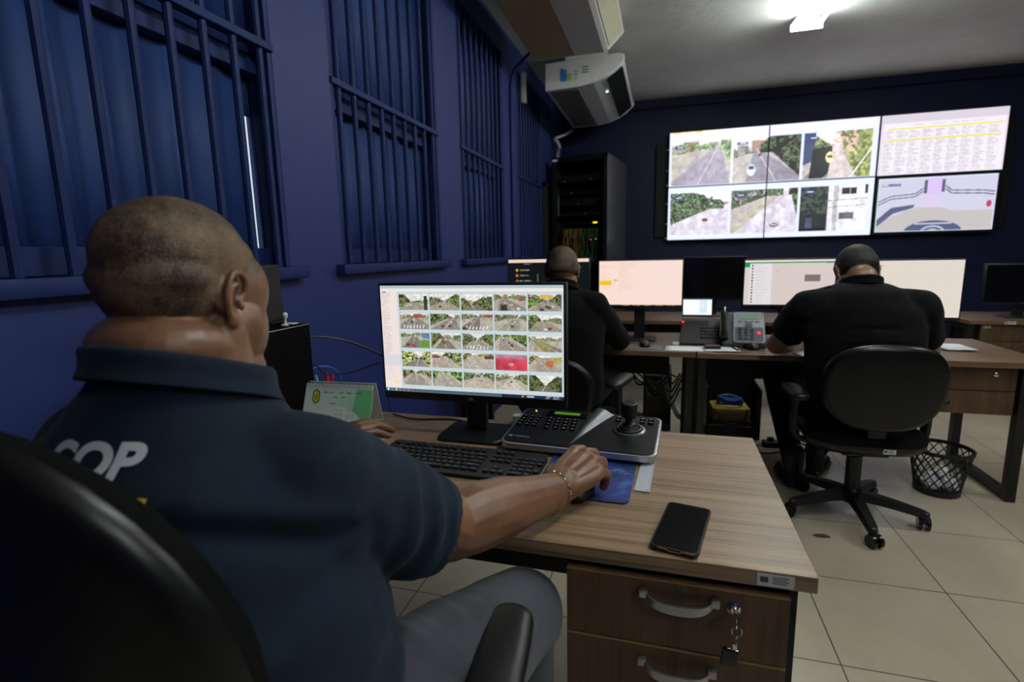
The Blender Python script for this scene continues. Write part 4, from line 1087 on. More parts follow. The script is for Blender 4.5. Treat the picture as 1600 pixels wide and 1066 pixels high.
def fold(co, p, q, wd, depth, ln=1.0):
    p = np.array(p, np.float32); q = np.array(q, np.float32); d = q-p; L = float((d*d).sum())
    t_ = ((co-p)@d)/L; tc = np.clip(t_, 0, 1); dist = np.linalg.norm(co-p-tc[:, None]*d, axis=1)
    env = np.sin(np.clip(tc, 0.02, 0.98)*pi)**0.6
    return depth*np.exp(-(dist/wd)**2)*env
def dshirt(co, no):
    d = 0.0025*vn3(co*np.array((1, 1, 2.2)), 26, 5)+0.0012*vn3(co, 60, 6)
    a = SH_R; e = EL_R; A = np.array
    for S_, E_ in ((SH_R, EL_R), (SH_L, EL_L)):      # pulled folds wrapping around each sleeve above the hem
        S3 = A(S_, np.float32); ax = A(E_-S_, np.float32); ln = np.linalg.norm(ax); ax = ax/ln
        rel = co-S3; t_ = rel@ax/ln; rad = rel-(rel@ax)[:, None]*ax; rr = np.linalg.norm(rad, axis=1)
        u1 = np.cross(ax, A((0, 0, 1.0))); u1 /= np.linalg.norm(u1); u2 = np.cross(u1, ax)
        phi = np.arctan2(rad@u2, rad@u1)
        env = np.exp(-((t_-0.52)/0.22)**2)*(rr < 0.105)*np.clip((0.76-t_)/0.05, 0, 1)
        wv = np.sin(6.283*(t_*5.2+0.42*np.sin(phi+0.6)+0.10*np.sin(3*phi)))
        d += env*0.0045*(np.abs(wv)**0.7*np.sign(wv))
        d += 0.0022*np.exp(-((t_-0.70)/0.012)**2)*(rr < 0.105)
    co2 = co*A((1, 0.0, 1), np.float32); bk = (co[:, 1] < L1(0, 0.52, 0).y)
    def f2(p, q, wd, dep): return fold(co2, L1(*p)*Vector((1, 0, 1)) if False else Vector((L1(*p).x, 0, L1(*p).z)), Vector((L1(*q).x, 0, L1(*q).z)), wd, dep)*bk
    d += f2((-0.50, 0, 1.085), (-0.34, 0, 1.015), 0.016, 0.010)+f2((-0.50, 0, 1.062), (-0.34, 0, 0.990), 0.012, -0.008)
    d += f2((-0.62, 0, 0.93), (-0.36, 0, 0.90), 0.020, 0.008)+f2((-0.60, 0, 0.84), (-0.36, 0, 0.86), 0.018, 0.008)+f2((-0.55, 0, 0.76), (-0.36, 0, 0.80), 0.018, -0.007)
    # seam over the shoulder
    d += fold(co, L1(-0.47, 0.38, 0.99), L1(-0.48, 0.52, 1.14), 0.004, 0.0025)
    return d
shirt1 = organic('polo_shirt', b, 0.0065, NAVYS, p1, smooth=9, disp=dshirt)
# collar: a stand and a fall folded over it, open at the throat
def collar(parent, c, rx, ry, m, drop=0.042, rise=0.028, tiltx=0.12, gap=0.35, flare=0.020, name='collar', th=0.003):
    b = MB(); n = 48; prof = [(0.004, -0.055), (0.0, 0.0), (0.0, rise*0.8), (0.003, rise), (0.008, rise), (0.014, rise*0.6), (flare, -drop*0.35), (flare+0.010, -drop)]
    rows = []
    for k in range(n+1):
        a = pi/2+gap+(2*pi-2*gap)*k/n
        row = []
        for o_, z in prof:
            e = 1.0+0.25*max(0, sin(a))
            x = (rx+o_*e)*cos(a); y = (ry+o_*e)*sin(a)
            row.append(Vector(c)+Vector((x, y, z*(1+0.5*max(0, sin(a))**2)-tiltx*y)))
        rows.append(row)
    P_ = len(prof); vs = [v for r in rows for v in r]; fs = [(i*P_+j, i*P_+j+1, (i+1)*P_+j+1, (i+1)*P_+j) for i in range(n) for j in range(P_-1)]
    o = MB().add(vs, fs).build(name, m, parent, smooth=True, angle=80)
    s = o.modifiers.new('thick', 'SOLIDIFY'); s.thickness = th
    s = o.modifiers.new('sub', 'SUBSURF'); s.levels = s.render_levels = 1
    return o
collar(p1, L1(-0.601, 0.524, 1.186), 0.089, 0.099, NAVYS, drop=0.026, rise=0.016, tiltx=0.36, gap=0.42, flare=0.011)
# lettering on the back, laid on the cloth
def decal(txt, size, c, face, up, target, m, parent, name, shear=0.25, bold=0.0022, lift=0.0015, sub=2, depth=0.4):
    """lays letters on the target's surface: centre c (in the person's frame), reading direction right, looking along -face"""
    f = Vector(face).normalized(); upv = (Vector(up)-f*Vector(up).dot(f)).normalized(); r = upv.cross(f)
    M = Matrix(((r.x, upv.x, f.x, c[0]), (r.y, upv.y, f.y, c[1]), (r.z, upv.z, f.z, c[2]), (0, 0, 0, 1)))
    if isinstance(txt, str): vs, fs = text_mesh(txt, size, M, bold, 0.0, shear, 6)
    else: vs, fs = [M @ Vector((x, y, 0)) for x, y in txt], [tuple(range(len(txt)))]
    bm = bmesh.new(); bv = [bm.verts.new(v) for v in vs]
    for q in fs:
        try: bm.faces.new([bv[i] for i in q])
        except Exception: pass
    bmesh.ops.remove_doubles(bm, verts=bm.verts, dist=0.0002)
    bmesh.ops.triangulate(bm, faces=bm.faces)
    for _ in range(sub):
        es = [e for e in bm.edges if e.calc_length() > 0.008]
        if es: bmesh.ops.subdivide_edges(bm, edges=es, cuts=1); bmesh.ops.triangulate(bm, faces=bm.faces)
    tm_ = target.data; tree = BVHTree.FromPolygons([v.co for v in tm_.vertices], [tuple(p.vertices) for p in tm_.polygons])
    for v in bm.verts:
        h = tree.ray_cast(v.co+f*depth, -f)
        if h[0] is not None: v.co = h[0]+h[1]*lift
    me = bpy.data.meshes.new(name); bm.to_mesh(me); bm.free(); me.materials.append(m)
    o = bpy.data.objects.new(name, me); COL.objects.link(o); o.parent = parent; return o
PRW = mat('white_shirt_print', rgb(214, 216, 222), 0.7, var=0.02)
PRY = mat('yellow_shirt_print', rgb(226, 186, 20), 0.7, var=0.02)
decal('COP', 0.056, L1(-0.588, 0.25, 1.148), (0.12, -1, 0.25), (0, 0, 1), shirt1, PRW, shirt1, 'back_lettering')
decal([(-0.07, -0.008), (0.078, -0.008), (0.078, 0.008), (-0.07, 0.008)], 1, L1(-0.577, 0.25, 1.094), (0.12, -1, 0.15), (0, 0, 1), shirt1, PRY, shirt1, 'back_stripe', sub=6, lift=0.002)
# jeans
b = MB()
HIP = L1(-0.56, 0.46, 0.56); KR = L1(-0.270, 0.93, 0.590); KL = L1(-0.80, 0.95, 0.585)
b_ell(b, HIP, (0.215, 0.17, 0.115))
for g, K in ((1, KR), (-1, KL)):
    hp = HIP+Vector((g*0.11, 0.05, 0.01))
    b_chain(b, [(hp, 0.135), (hp.lerp(K, 0.45)+Vector((0, 0, 0.03)), 0.125), (K, 0.092)], 28)
    b_chain(b, [(K, 0.080), (K+Vector((0.0, 0.01, -0.25)), 0.068), (K+Vector((0.0, 0.02, -0.46)), 0.060)], 24)
def djean(co, no):
    d = 0.005*vn3(co, 22, 8)+0.0012*vn3(co, 70, 2)
    for k in range(6):
        p = HIP+Vector((0.13+0.012*k, 0.13+0.035*k, 0.11-0.002*k)); q = HIP+Vector((0.23+0.01*k, 0.05+0.05*k, -0.02))
        d += fold(co, p, q, 0.012, 0.011 if k % 2 else -0.010)
    A2 = np.array((1, 1, 0), np.float32)
    for k in range(7):
        p = HIP+Vector((0.02+0.02*k, 0.12+0.045*k, 0)); q = p+Vector((0.16, -0.06-0.01*(k % 3), 0))
        d += fold(co*A2, Vector((p.x, p.y, 0)), Vector((q.x, q.y, 0)), 0.010, (0.006 if k % 2 else -0.005)*(1-0.08*k))*(co[:, 2] > HIP.z-0.02)
    d += fold(co, HIP+Vector((0.22, 0.02, 0.0)), KR+Vector((0.07, -0.05, -0.02)), 0.004, 0.0022)
    return d
organic('jeans', b, 0.007, JEAN, p1, smooth=6, disp=djean)
SHOE = mat('black_leather_shoe', rgb(18, 17, 17), 0.4)
def shoe(parent, c, rz, s=1.0, high=0.0):
    b = MB(); M = T(*c) @ RZ(rz)
    R3 = RZ(rz)
    b_ell(b, M @ Vector((0, 0.10*s, 0.035)), (0.047*s, 0.10*s, 0.036), R3); b_ell(b, M @ Vector((0, 0.0, 0.045)), (0.042*s, 0.065*s, 0.047), R3)
    b_cap(b, M @ Vector((0, -0.01, 0.06)), M @ Vector((0, -0.01, 0.10+high)), 0.045*s, 0.050*s)
    b.box(-0.040*s, 0.040*s, -0.06*s, 0.185*s, 0.002, 0.018, M)
    return organic('shoe', b, 0.007, SHOE, parent, smooth=3)
for K in (KR, KL): shoe(p1, (K.x, K.y+0.03, 0), 0, 1.1)
# bracelet of small gold links at the wrist
b = MB(); wd = (WR_R-EL_R).normalized(); u = wd.cross(Vector((0, 0, 1))).normalized(); w = u.cross(wd)
for k in range(34):
    a = 2*pi*k/34; c = WR_R-wd*0.006+u*cos(a)*0.0415+w*sin(a)*0.0415; tdir = -u*sin(a)+w*cos(a); n_ = u*cos(a)+w*sin(a)
    side = wd if k % 2 else n_
    b.tube([c+tdir*0.0042*cos(q*pi/4)+side*0.0024*sin(q*pi/4) for q in range(8)], 0.0009, 5, closed=True)
b.build('bracelet', mat('gold_silver_links', rgb(214, 200, 168), 0.2, 1.0), p1, smooth=True)

# ------------------------------------------------------------------ the two men in black
BLK = cloth_material('black_uniform_cloth', rgb(8, 8, 9), 0.85, 0.12, 0.4, 500, sheen=0.02, spec=0.12)
BLKT = cloth_material('black_trousers', rgb(7, 7, 9), 0.9, 0.12, 0.3, 500, sheen=0.02, spec=0.12)
def seated_man(label, loc, head_at, head_rot, sh_w, el, wr, hand_rot, knees, feet, short, skin, hairm, hair_line, torso, neck_c, foldseed=1, s=1.08, collar_c=None, hand_flat=(False, False)):
    o = thing('person', label, 'person', loc); O = Vector(loc); Lw = lambda p: Vector(p)-O
    b = MB(); HM = T(*Lw(head_at)) @ head_rot; head(b, HM, s, fat=0.004, n=24)
    nb = Lw(neck_c)
    b_chain(b, [(HM @ Vector((0, -0.012, -0.03)), 0.064), (HM @ Vector((0, -0.016, -0.09)), 0.062), (nb+Vector((0, 0, 0.03)), 0.068), (nb-Vector((0, 0, 0.06)), 0.08)], 20)
    b_loft(b, [(Lw((c[0], c[1], z)), rx*0.75, ry*0.7) for c, z, rx, ry in torso], 24)
    S = []
    for g in (-1, 1):
        sh = Lw((torso[-3][0][0]+g*sh_w, torso[-3][0][1], torso[-3][1]+0.01)); S.append(sh)
        E_ = Lw(el[g]); W_ = Lw(wr[g])
        b_chain(b, [(nb-Vector((0, 0, 0.08)), 0.07), (sh, 0.055), (sh.lerp(E_, 0.5), 0.058), (E_, 0.053), (E_.lerp(W_, 0.3), 0.052), (W_, 0.031)])
        hand(b, T(*W_) @ hand_rot[g], 1.08, mirror=(g < 0))
    body = organic('body', b, 0.0055, skin, o, smooth=3)
    inv = np.array(HM.inverted())
    def keep(co):
        q = (co@inv[:3, :3].T+inv[:3, 3]); q = q
        z0 = np.where(q[:, 1] > 0.02, 0.025+(q[:, 1]-0.02)*0.4, hair_line)
        w = (q[:, 2]-z0)/0.02; w[(np.abs(q[:, 0]) > 0.083*s) & (q[:, 2] < 0.03)] = -1; w[(q[:, 1] > 0.10) | (q[:, 2] < hair_line)] = -1
        return w
    shell_part('hair', body, keep, 0.006, hairm, o)
    for g in (-1, 1): MB().sphere(tuple(HM @ Vector((g*0.033, 0.092, -0.009))), 0.010, 10).build('eye', mat('eye_white', rgb(225, 220, 212), 0.2), o, smooth=True)
    b = MB(); b_loft(b, [(Lw((c[0], c[1], z)), rx, ry) for c, z, rx, ry in torso])
    for i, g in enumerate((-1, 1)):
        E_ = Lw(el[g]); W_ = Lw(wr[g]); sh = S[i]
        b_cap(b, nb-Vector((0, 0, 0.075)), sh, 0.075, 0.076, 24)
        if short:
            ax = (E_-sh).normalized(); u = ax.cross(Vector((0, 0, 1))).normalized(); w = u.cross(ax); rings = []
            for t_, rr in ((-0.1, 0.07), (0, 0.088), (0.35, 0.088), (0.64, 0.084), (0.70, 0.084), (0.70, 0.077), (0.5, 0.04)):
                c = sh.lerp(E_, t_); rings.append([c+u*cos(2*pi*k/24)*rr+w*sin(2*pi*k/24)*rr*1.05 for k in range(24)])
            b.loft(rings)
        else:
            b_chain(b, [(sh, 0.075), (sh.lerp(E_, 0.5), 0.070), (E_, 0.064), (E_.lerp(W_, 0.5), 0.056), (E_.lerp(W_, 0.92), 0.044)], 24)
        b_cap(b, nb-Vector((-g*0.08, 0, 0.18)), sh-Vector((0, 0, 0.07)), 0.09, 0.06, 20)
    def ds(co, no):
        d = 0.0035*vn3(co*np.array((1, 1, 2.0)), 20, foldseed)+0.0015*vn3(co, 55, foldseed+1)
        for k in range(7):
            rs = random.Random(foldseed*31+k); zz = torso[0][1]+0.12+0.06*k
            p = Lw((torso[1][0][0]-0.2, torso[1][0][1]-0.15, zz)); q = Lw((torso[1][0][0]+0.2, torso[1][0][1]-0.15, zz+rs.uniform(-0.06, 0.06)))
            d += fold(co, p, q, 0.010, 0.006*(1 if k % 2 else -1))
        return d
    sh_o = organic('uniform_shirt', b, 0.009, BLK, o, smooth=6, disp=ds)
    if collar_c: collar(o, Lw(collar_c), 0.080, 0.082, BLK, drop=0.030, rise=0.014, tiltx=0.35, gap=0.5, flare=0.012)
    b = MB(); hip = Lw((torso[0][0][0], torso[0][0][1], 0.53)); b_ell(b, hip, (0.19, 0.16, 0.10))
    for i, g in enumerate((-1, 1)):
        K = Lw(knees[g]); F = Lw(feet[g])
        b_chain(b, [(hip+Vector((g*0.10, 0.04, 0)), 0.10), (K, 0.075)], 24); b_chain(b, [(K, 0.073), (F+Vector((0, -0.01, 0.13)), 0.056)], 20)
    organic('trousers', b, 0.009, BLKT, o, smooth=5, disp=lambda co, no: 0.003*vn3(co, 24, 4))
    return o
SK3 = skin_material('tan_skin', rgb(146, 108, 84), rgb(120, 84, 62))
HR3 = stubble_material('short_dark_hair', rgb(20, 17, 15), rgb(46, 38, 33))
SK2 = skin_material('brown_skin', rgb(140, 104, 80), rgb(112, 78, 58))
HR2 = stubble_material('short_faded_hair', rgb(40, 32, 26), rgb(92, 72, 54))
m3 = seated_man('man in a black short sleeved uniform bowing his head over the far desk', (0.90, 2.86, 0),
    (0.925, 2.995, 1.205), RZ(0.05) @ RX(-0.75), 0.225,
    {-1: (0.60, 3.05, 0.815), 1: (1.285, 3.04, 0.800)}, {-1: (0.76, 3.24, 0.795), 1: (1.10, 3.26, 0.80)}, {-1: RZ(-0.6) @ RX(0.05), 1: RZ(0.7) @ RX(0.05)},
    {-1: (0.66, 3.30, 0.56), 1: (1.12, 3.32, 0.56)}, {-1: (0.735, 3.14, 0), 1: (0.90, 3.34, 0)}, True, SK3, HR3, -0.045,
    [((0.93, 2.84), 0.48, 0.215, 0.165), ((0.93, 2.82), 0.62, 0.235, 0.17), ((0.93, 2.81), 0.78, 0.25, 0.165), ((0.925, 2.82), 0.93, 0.262, 0.16), ((0.92, 2.84), 1.04, 0.245, 0.15), ((0.92, 2.86), 1.12, 0.175, 0.125), ((0.92, 2.875), 1.155, 0.10, 0.09)],
    (0.92, 2.89, 1.145), 4, collar_c=(0.92, 2.90, 1.155))
shoe(m3, (0.735-0.90, 3.14-2.86-0.02, 0), 0.1, 1.1, 0.09); shoe(m3, (0.90-0.90, 3.34-2.86-0.02, 0), -0.5, 1.1, 0.09)
ep = MB(); ep.bbox(-0.055, 0.055, -0.022, 0.022, -0.004, 0.004, 0.003, T(-0.165, 0.0, 1.125) @ RY(-0.30)); ep.build('shoulder_strap', BLK, m3)
m2 = seated_man('man in a black jacket seated beyond the near monitor, facing the pink screen', (-0.50, 2.90, 0),
    (-0.545, 2.90, 1.238), RZ(0.12) @ RX(-0.16), 0.175,
    {-1: (-0.86, 3.04, 0.83), 1: (-0.235, 3.05, 0.82)}, {-1: (-0.72, 3.28, 0.81), 1: (-0.32, 3.30, 0.81)}, {-1: RZ(-0.4), 1: RZ(0.3)},
    {-1: (-0.70, 3.32, 0.56), 1: (-0.30, 3.30, 0.56)}, {-1: (-0.70, 3.30, 0), 1: (-0.30, 3.22, 0)}, False, SK2, HR2, -0.035,
    [((-0.50, 2.86), 0.48, 0.19, 0.15), ((-0.50, 2.85), 0.62, 0.195, 0.155), ((-0.51, 2.85), 0.78, 0.205, 0.15), ((-0.52, 2.86), 0.93, 0.215, 0.14), ((-0.535, 2.875), 1.03, 0.20, 0.13), ((-0.54, 2.88), 1.10, 0.14, 0.10), ((-0.545, 2.885), 1.14, 0.085, 0.08)],
    (-0.545, 2.885, 1.15), 9, collar_c=(-0.545, 2.885, 1.15))
shoe(m2, (-0.20, 0.38, 0), 0.0, 1.05, 0.05); shoe(m2, (0.20, 0.30, 0), 0.0, 1.05, 0.05)

# ================================================================== things on the near desk
ZT0 = ZD+0.0008
KEYM = mat('key_caps', rgb(30, 30, 33), 0.35); KEYL = mat('key_legend_pale', rgb(120, 124, 130), 0.5); KEYB = mat('key_legend_blue', rgb(40, 140, 200), 0.4, emit=rgb(30, 120, 180), estr=0.15)
kb = thing('keyboard', 'black keyboard in front of the near monitor on the office desk', 'keyboard', (-0.545, 1.292, ZT0), -0.03)
KW, KD = 0.485, 0.168
b = MB(); b.loft([[(x, y, 0) for x, y in rrect(KW, KD, 0.008, 3)], [(x, y, 0.010+0.02*(y/KD+0.5)*0.6) for x, y in rrect(KW, KD, 0.008, 3)]]); b.build('body', BLACK, kb, bevel=0.001)
def kz(y): return 0.010+0.012*(y/KD+0.5)
u = 0.0208; keys = []
rows = [(0.062, [(k+(0.6 if k > 0 else 0)+(0.4*((k-1)//4) if k > 0 else 0), 1) for k in range(13)]+[(15.6+k, 1) for k in range(3)]),
        (0.034, [(k, 1) for k in range(13)]+[(13, 2)]+[(15.6+k, 1) for k in range(3)]+[(19+k, 1) for k in range(4)]),
        (0.013, [(0, 1.5)]+[(1.5+k, 1) for k in range(12)]+[(13.5, 1.5)]+[(15.6+k, 1) for k in range(3)]+[(19+k, 1) for k in range(4)]),
        (-0.008, [(0, 1.8)]+[(1.8+k, 1) for k in range(11)]+[(12.8, 2.2)]+[(19+k, 1) for k in range(3)]),
        (-0.029, [(0, 2.3)]+[(2.3+k, 1) for k in range(10)]+[(12.3, 2.7)]+[(16.6, 1)]+[(19+k, 1) for k in range(4)]),
        (-0.050, [(0, 1.3), (1.3, 1.3), (2.6, 1.3), (3.9, 6.1), (10, 1.3), (11.3, 1.2), (12.5, 1.2), (13.7, 1.3)]+[(15.6+k, 1) for k in range(3)]+[(19, 2), (21, 1)])]
for y, ks in rows:
    for x0, wd in ks: keys.append((-KW/2+0.012+x0*u, y, wd))
proto = {}
stuffk = MB(); cnt = 0
order = sorted(range(len(keys)), key=lambda i: -keys[i][0]-0.3*keys[i][1])
for rank, i in enumerate(order):
    x0, y, wd = keys[i]; w = wd*u-0.0025; cx, cz = x0+wd*u/2, kz(y)
    if rank < 99:
        if wd not in proto:
            k = MB(); k.loft([[(x, yy, 0) for x, yy in rrect(w, 0.0175, 0.0025, 2)], [(x, yy, 0.0045) for x, yy in rrect(w-0.003, 0.0145, 0.0025, 2)]])
            k.cur = 1; k.box(-0.004 if w < 0.03 else -w*0.2, 0.0005 if w < 0.03 else w*0.1, 0.001, 0.004, 0.0045, 0.0047)
            proto[wd] = k.build('key', [KEYM, KEYL], kb); o = proto[wd]
        else:
            o = proto[wd].copy(); COL.objects.link(o); o.parent = kb
        o.location = (cx, y, cz)
        if y > 0.05 and 15 < (x0+KW/2-0.012)/u < 19:
            o.data = o.data.copy(); o.data.materials[1] = KEYB; o['label'] = 'key with a blue legend'
    else:
        stuffk.loft([[(cx+x, y+yy, cz) for x, yy in rrect(w, 0.0175, 0.0025, 2)], [(cx+x, y+yy, cz+0.0045) for x, yy in rrect(w-0.003, 0.0145, 0.0025, 2)]]); cnt += 1
if cnt:
    o = stuffk.build('keys', KEYM, kb); o['kind'] = 'stuff'

# joystick console
cn = thing('camera_control_console', 'black and silver joystick console with a green display, behind the mouse pad', 'control console', (-0.226, 1.545, ZT0), -0.055)
CW, CD = 0.455, 0.29
def cz(y): return 0.030+0.022*(y/CD+0.5)
def deck(s, dz, r=0.03): return [(x, y, cz(y)+dz) for x, y in rrect(CW*s, CD*s if s == 1 else CD-(1-s)*CW, r, 6)]
b = MB(); b.loft([[(x, y, 0.006) for x, y in rrect(CW-0.02, CD-0.02, 0.025, 6)], [(x, y, 0.014) for x, y in rrect(CW, CD, 0.03, 6)], deck(1, -0.006), deck(1, -0.001), deck(0.985, 0.0)]); b.build('silver_body', mat('console_silver', rgb(190, 192, 198), 0.28, 0.8, var=0.02), cn, smooth=True, angle=40)
b = MB(); b.loft([deck(0.972, 0.0, 0.027), deck(0.968, 0.0022, 0.027)]); b.build('top_plate', mat('console_black', rgb(20, 20, 23), 0.34), cn)
tlt = math.atan(0.022/CD)
def onp(x, y, z=0.0022): return T(x, y, cz(y)+z) @ RX(tlt)
# raised ridge that widens towards the back
b = MB()
rg = [[(0.005-0.012, -0.118), (0.013, -0.118), (0.006, -0.118)], [(0.018, 0.135), (0.066, 0.120), (0.036, 0.138)]]
vs = []
for t_ in range(9):
    q = t_/8; y = -0.118+0.25*q; xl = -0.020+0.030*q; wd = 0.012+0.055*q**1.4; hgt = 0.001+0.022*q**1.3
    M = onp(0, y, 0.0)
    vs.append([M @ Vector((xl+wd*f, 0, 0.0015+hgt*h)) for f, h in ((0, 0), (0.08, 0.75), (0.25, 1.0), (0.55, 0.72), (0.8, 0.3), (1, 0))])
b.loft(vs); b.build('ridge', mat('console_silver', None) if False else mat('console_ridge', rgb(90, 92, 97), 0.35, 0.7), cn, smooth=True, angle=60)
LCD = mat('green_lcd', rgb(70, 120, 20), 0.3, emit=rgb(96, 170, 24), estr=0.30)
b = MB(); b.box(-0.075, 0.060, -0.020, 0.024, 0, 0.004, onp(-0.065, 0.098)); o = b.build('display_bezel', BLACKG, cn, bevel=0.001)
b = MB(); b.box(-0.052, 0.034, -0.008, 0.011, 0.004, 0.0048, onp(-0.065, 0.098)); b.build('green_display', LCD, o)
BTN = mat('console_button', rgb(22, 22, 25), 0.22); BTL = mat('button_legend', rgb(170, 172, 176), 0.4)
bp = MB(); bp.loft([[(x, y, 0) for x, y in rrect(0.019, 0.0145, 0.003, 3)], [(x, y, 0.005) for x, y in rrect(0.017, 0.0125, 0.003, 3)]]); bp.cur = 1; bp.box(-0.003, 0.003, -0.001, 0.003, 0.005, 0.0053)
bpo = bp.build('button', [BTN, BTL], cn)
spots = [(-0.118+0.027*c+0.002*r, 0.052-0.024*r) for r in range(4) for c in range(4)]
spots += [(-0.205+0.024*c, 0.055-0.022*r) for r in range(4) for c in range(3)]
spots += [(0.095+0.024*c, 0.105-0.022*r) for r in range(2) for c in range(1)]+[(0.17+0.026*c, 0.105-0.022*r) for r in range(2) for c in range(2)]
for i, (x, y) in enumerate(spots):
    o = bpo if i == 0 else bpo.copy()
    if i: COL.objects.link(o); o.parent = cn
    o.matrix_local = onp(x, y)
b = MB(); b.sphere(tuple(onp(-0.185, 0.112, 0.002).translation), 0.003, 8); b.build('status_light', mat('yellow_led', rgb(230, 200, 60), 0.3, emit=rgb(240, 210, 60), estr=2.0), cn)
b = MB(); b.lathe([(0.007, 0), (0.007, 0.0004)], 16, M=onp(-0.205, -0.098)); 
for k in range(6): b.box(-0.193+0.008*k, -0.187+0.008*k, -0.003, 0.003, 0, 0.0004, onp(0, -0.098))
b.build('maker_mark', mat('grey_print_light', rgb(130, 132, 136), 0.5), cn)
jx, jy = 0.137, 0.018
b = MB(); b.lathe([(0.050, 0), (0.049, 0.004), (0.042, 0.006), (0.040, 0.003), (0.001, 0.003)], 40, M=onp(jx, jy)); b.build('dial_ring', mat('brushed_ring', rgb(120, 121, 125), 0.3, 0.8), cn, smooth=True)
b = MB(); b.lathe([(0.038, 0.003), (0.038, 0.009), (0.034, 0.011), (0.031, 0.009), (0.027, 0.016), (0.022, 0.016), (0.018, 0.024), (0.012, 0.026), (0.008, 0.045)], 36, M=onp(jx, jy)); b.build('joystick_boot', BLACK, cn, smooth=True, angle=25)
b = MB(); prof = [(0.008, 0.040), (0.020, 0.044), (0.0235, 0.050), (0.0245, 0.082), (0.0235, 0.088), (0.019, 0.0905), (0.001, 0.0905)]
n = 48; rings = [[Vector(((r*(1+0.02*(k % 2)))*cos(2*pi*k/n), (r*(1+0.02*(k % 2)))*sin(2*pi*k/n), z)) for k in range(n)] for r, z in prof]
b.loft(rings, True, onp(jx, jy)); b.build('joystick_knob', BLACK, cn, smooth=True, angle=25)

# mouse pad, mouse, ruler, phone
PADM = NT('blue_mouse_pad'); v = PADM.mapping(); n_ = PADM.noise(v, 14, 3, 0.6)
PADM.l(PADM.ramp(n_, [(0.42, rgb(22, 36, 84)), (0.58, rgb(34, 58, 128)), (0.75, rgb(70, 110, 180))]), PADM.b.inputs['Base Color']); PADM.set(None, 0.55); PADM = PADM.m
mp = thing('mouse_pad', 'dark blue rounded mouse pad under the mouse of the man in the polo shirt', 'mouse pad', (-0.178, 1.290, ZT0), -0.03)
b = MB(); b.loft([[(x, y, 0) for x, y in rrect(0.235, 0.255, 0.02, 6)], [(x, y, 0.003) for x, y in rrect(0.235, 0.255, 0.02, 6)]]); b.build('pad', PADM, mp)
b = MB()
for k in range(5):
    a = 0.6+k*0.35; b.tube([(0.06+0.010*k+0.008*cos(q*pi/5), 0.045+0.012*sin(k)+0.007*sin(q*pi/5), 0.0031) for q in range(7)], 0.0007, 4)
b.build('printed_curls', mat('pad_print', rgb(150, 180, 220), 0.5), mp)
hd = hR.to_euler().z
ms = thing('mouse', 'black computer mouse under the hand on the blue pad', 'mouse', (O1.x+WR_R.x+0.036, WR_R.y+0.45+0.100, ZT0+0.0034), -0.42)
b = MB(); rr = []
for z, sx, sy in ((0, 0.92, 0.96), (0.006, 1, 1), (0.014, 0.97, 0.96), (0.021, 0.82, 0.82), (0.026, 0.55, 0.55), (0.028, 0.2, 0.2)):
    rr.append([(x*sx, y*sy, z) for x, y in rrect(0.054, 0.088, 0.026, 8)])
b.loft(rr); b.build('shell', BLACK, ms, smooth=True, angle=70)
b = MB(); b.lathe([(0.009, -0.003), (0.009, 0.003)], 14, M=T(0, 0.028, 0.020) @ RY(pi/2)); b.build('wheel', BLACKG, ms)
rl = thing('ruler', 'clear pale plastic ruler lying right of the joystick console', 'ruler', (-0.028, 1.40, ZT0), -0.055)
RUL = mat('clear_ruler_plastic', rgb(196, 198, 208), 0.2, var=0.02)
b = MB(); b.bbox(-0.019, 0.019, -0.165, 0.165, 0, 0.0025, 0.0008); b.build('blade', RUL, rl)
b = MB()
for k in range(61): b.box(0.019-(0.009 if k % 5 == 0 else 0.005), 0.0188, -0.155+0.005*k, -0.1544+0.005*k, 0.0025, 0.0027)
b.box(0.012, 0.0155, -0.160, -0.157, 0.0025, 0.0027)
b.build('graduations', INK, rl)
ph = thing('smartphone', 'black smartphone in a clear case lying face up on the near desk', 'phone', (0.052, 1.072, ZT0), -0.20)
b = MB(); b.loft([[(x, y, z) for x, y in rrect(0.094*s_, 0.200*s_+(1-s_)*0.05, 0.012, 6)] for z, s_ in ((0, 0.96), (0.004, 1.0), (0.010, 1.0), (0.0112, 0.985))]); b.build('case', mat('smoky_case', rgb(44, 38, 34), 0.2), ph, smooth=True, angle=40)
b = MB(); b.loft([[(x, y, z) for x, y in rrect(0.086, 0.190, 0.010, 6)] for z in (0.0112, 0.0120)]); b.build('screen', mat('phone_glass', rgb(4, 5, 8), 0.12, spec=0.15), ph, bevel=0.0004)
b = MB(); b.tube([(-0.030, -0.1002, 0.009), (-0.014, -0.1002, 0.009), (-0.010, -0.1000, 0.006), (0.012, -0.1000, 0.006), (0.016, -0.1002, 0.009), (0.040, -0.1000, 0.010)], 0.0014, 6); b.build('case_edge', mat('case_amber_edge', rgb(170, 130, 80), 0.15, 0.4), ph, smooth=True)

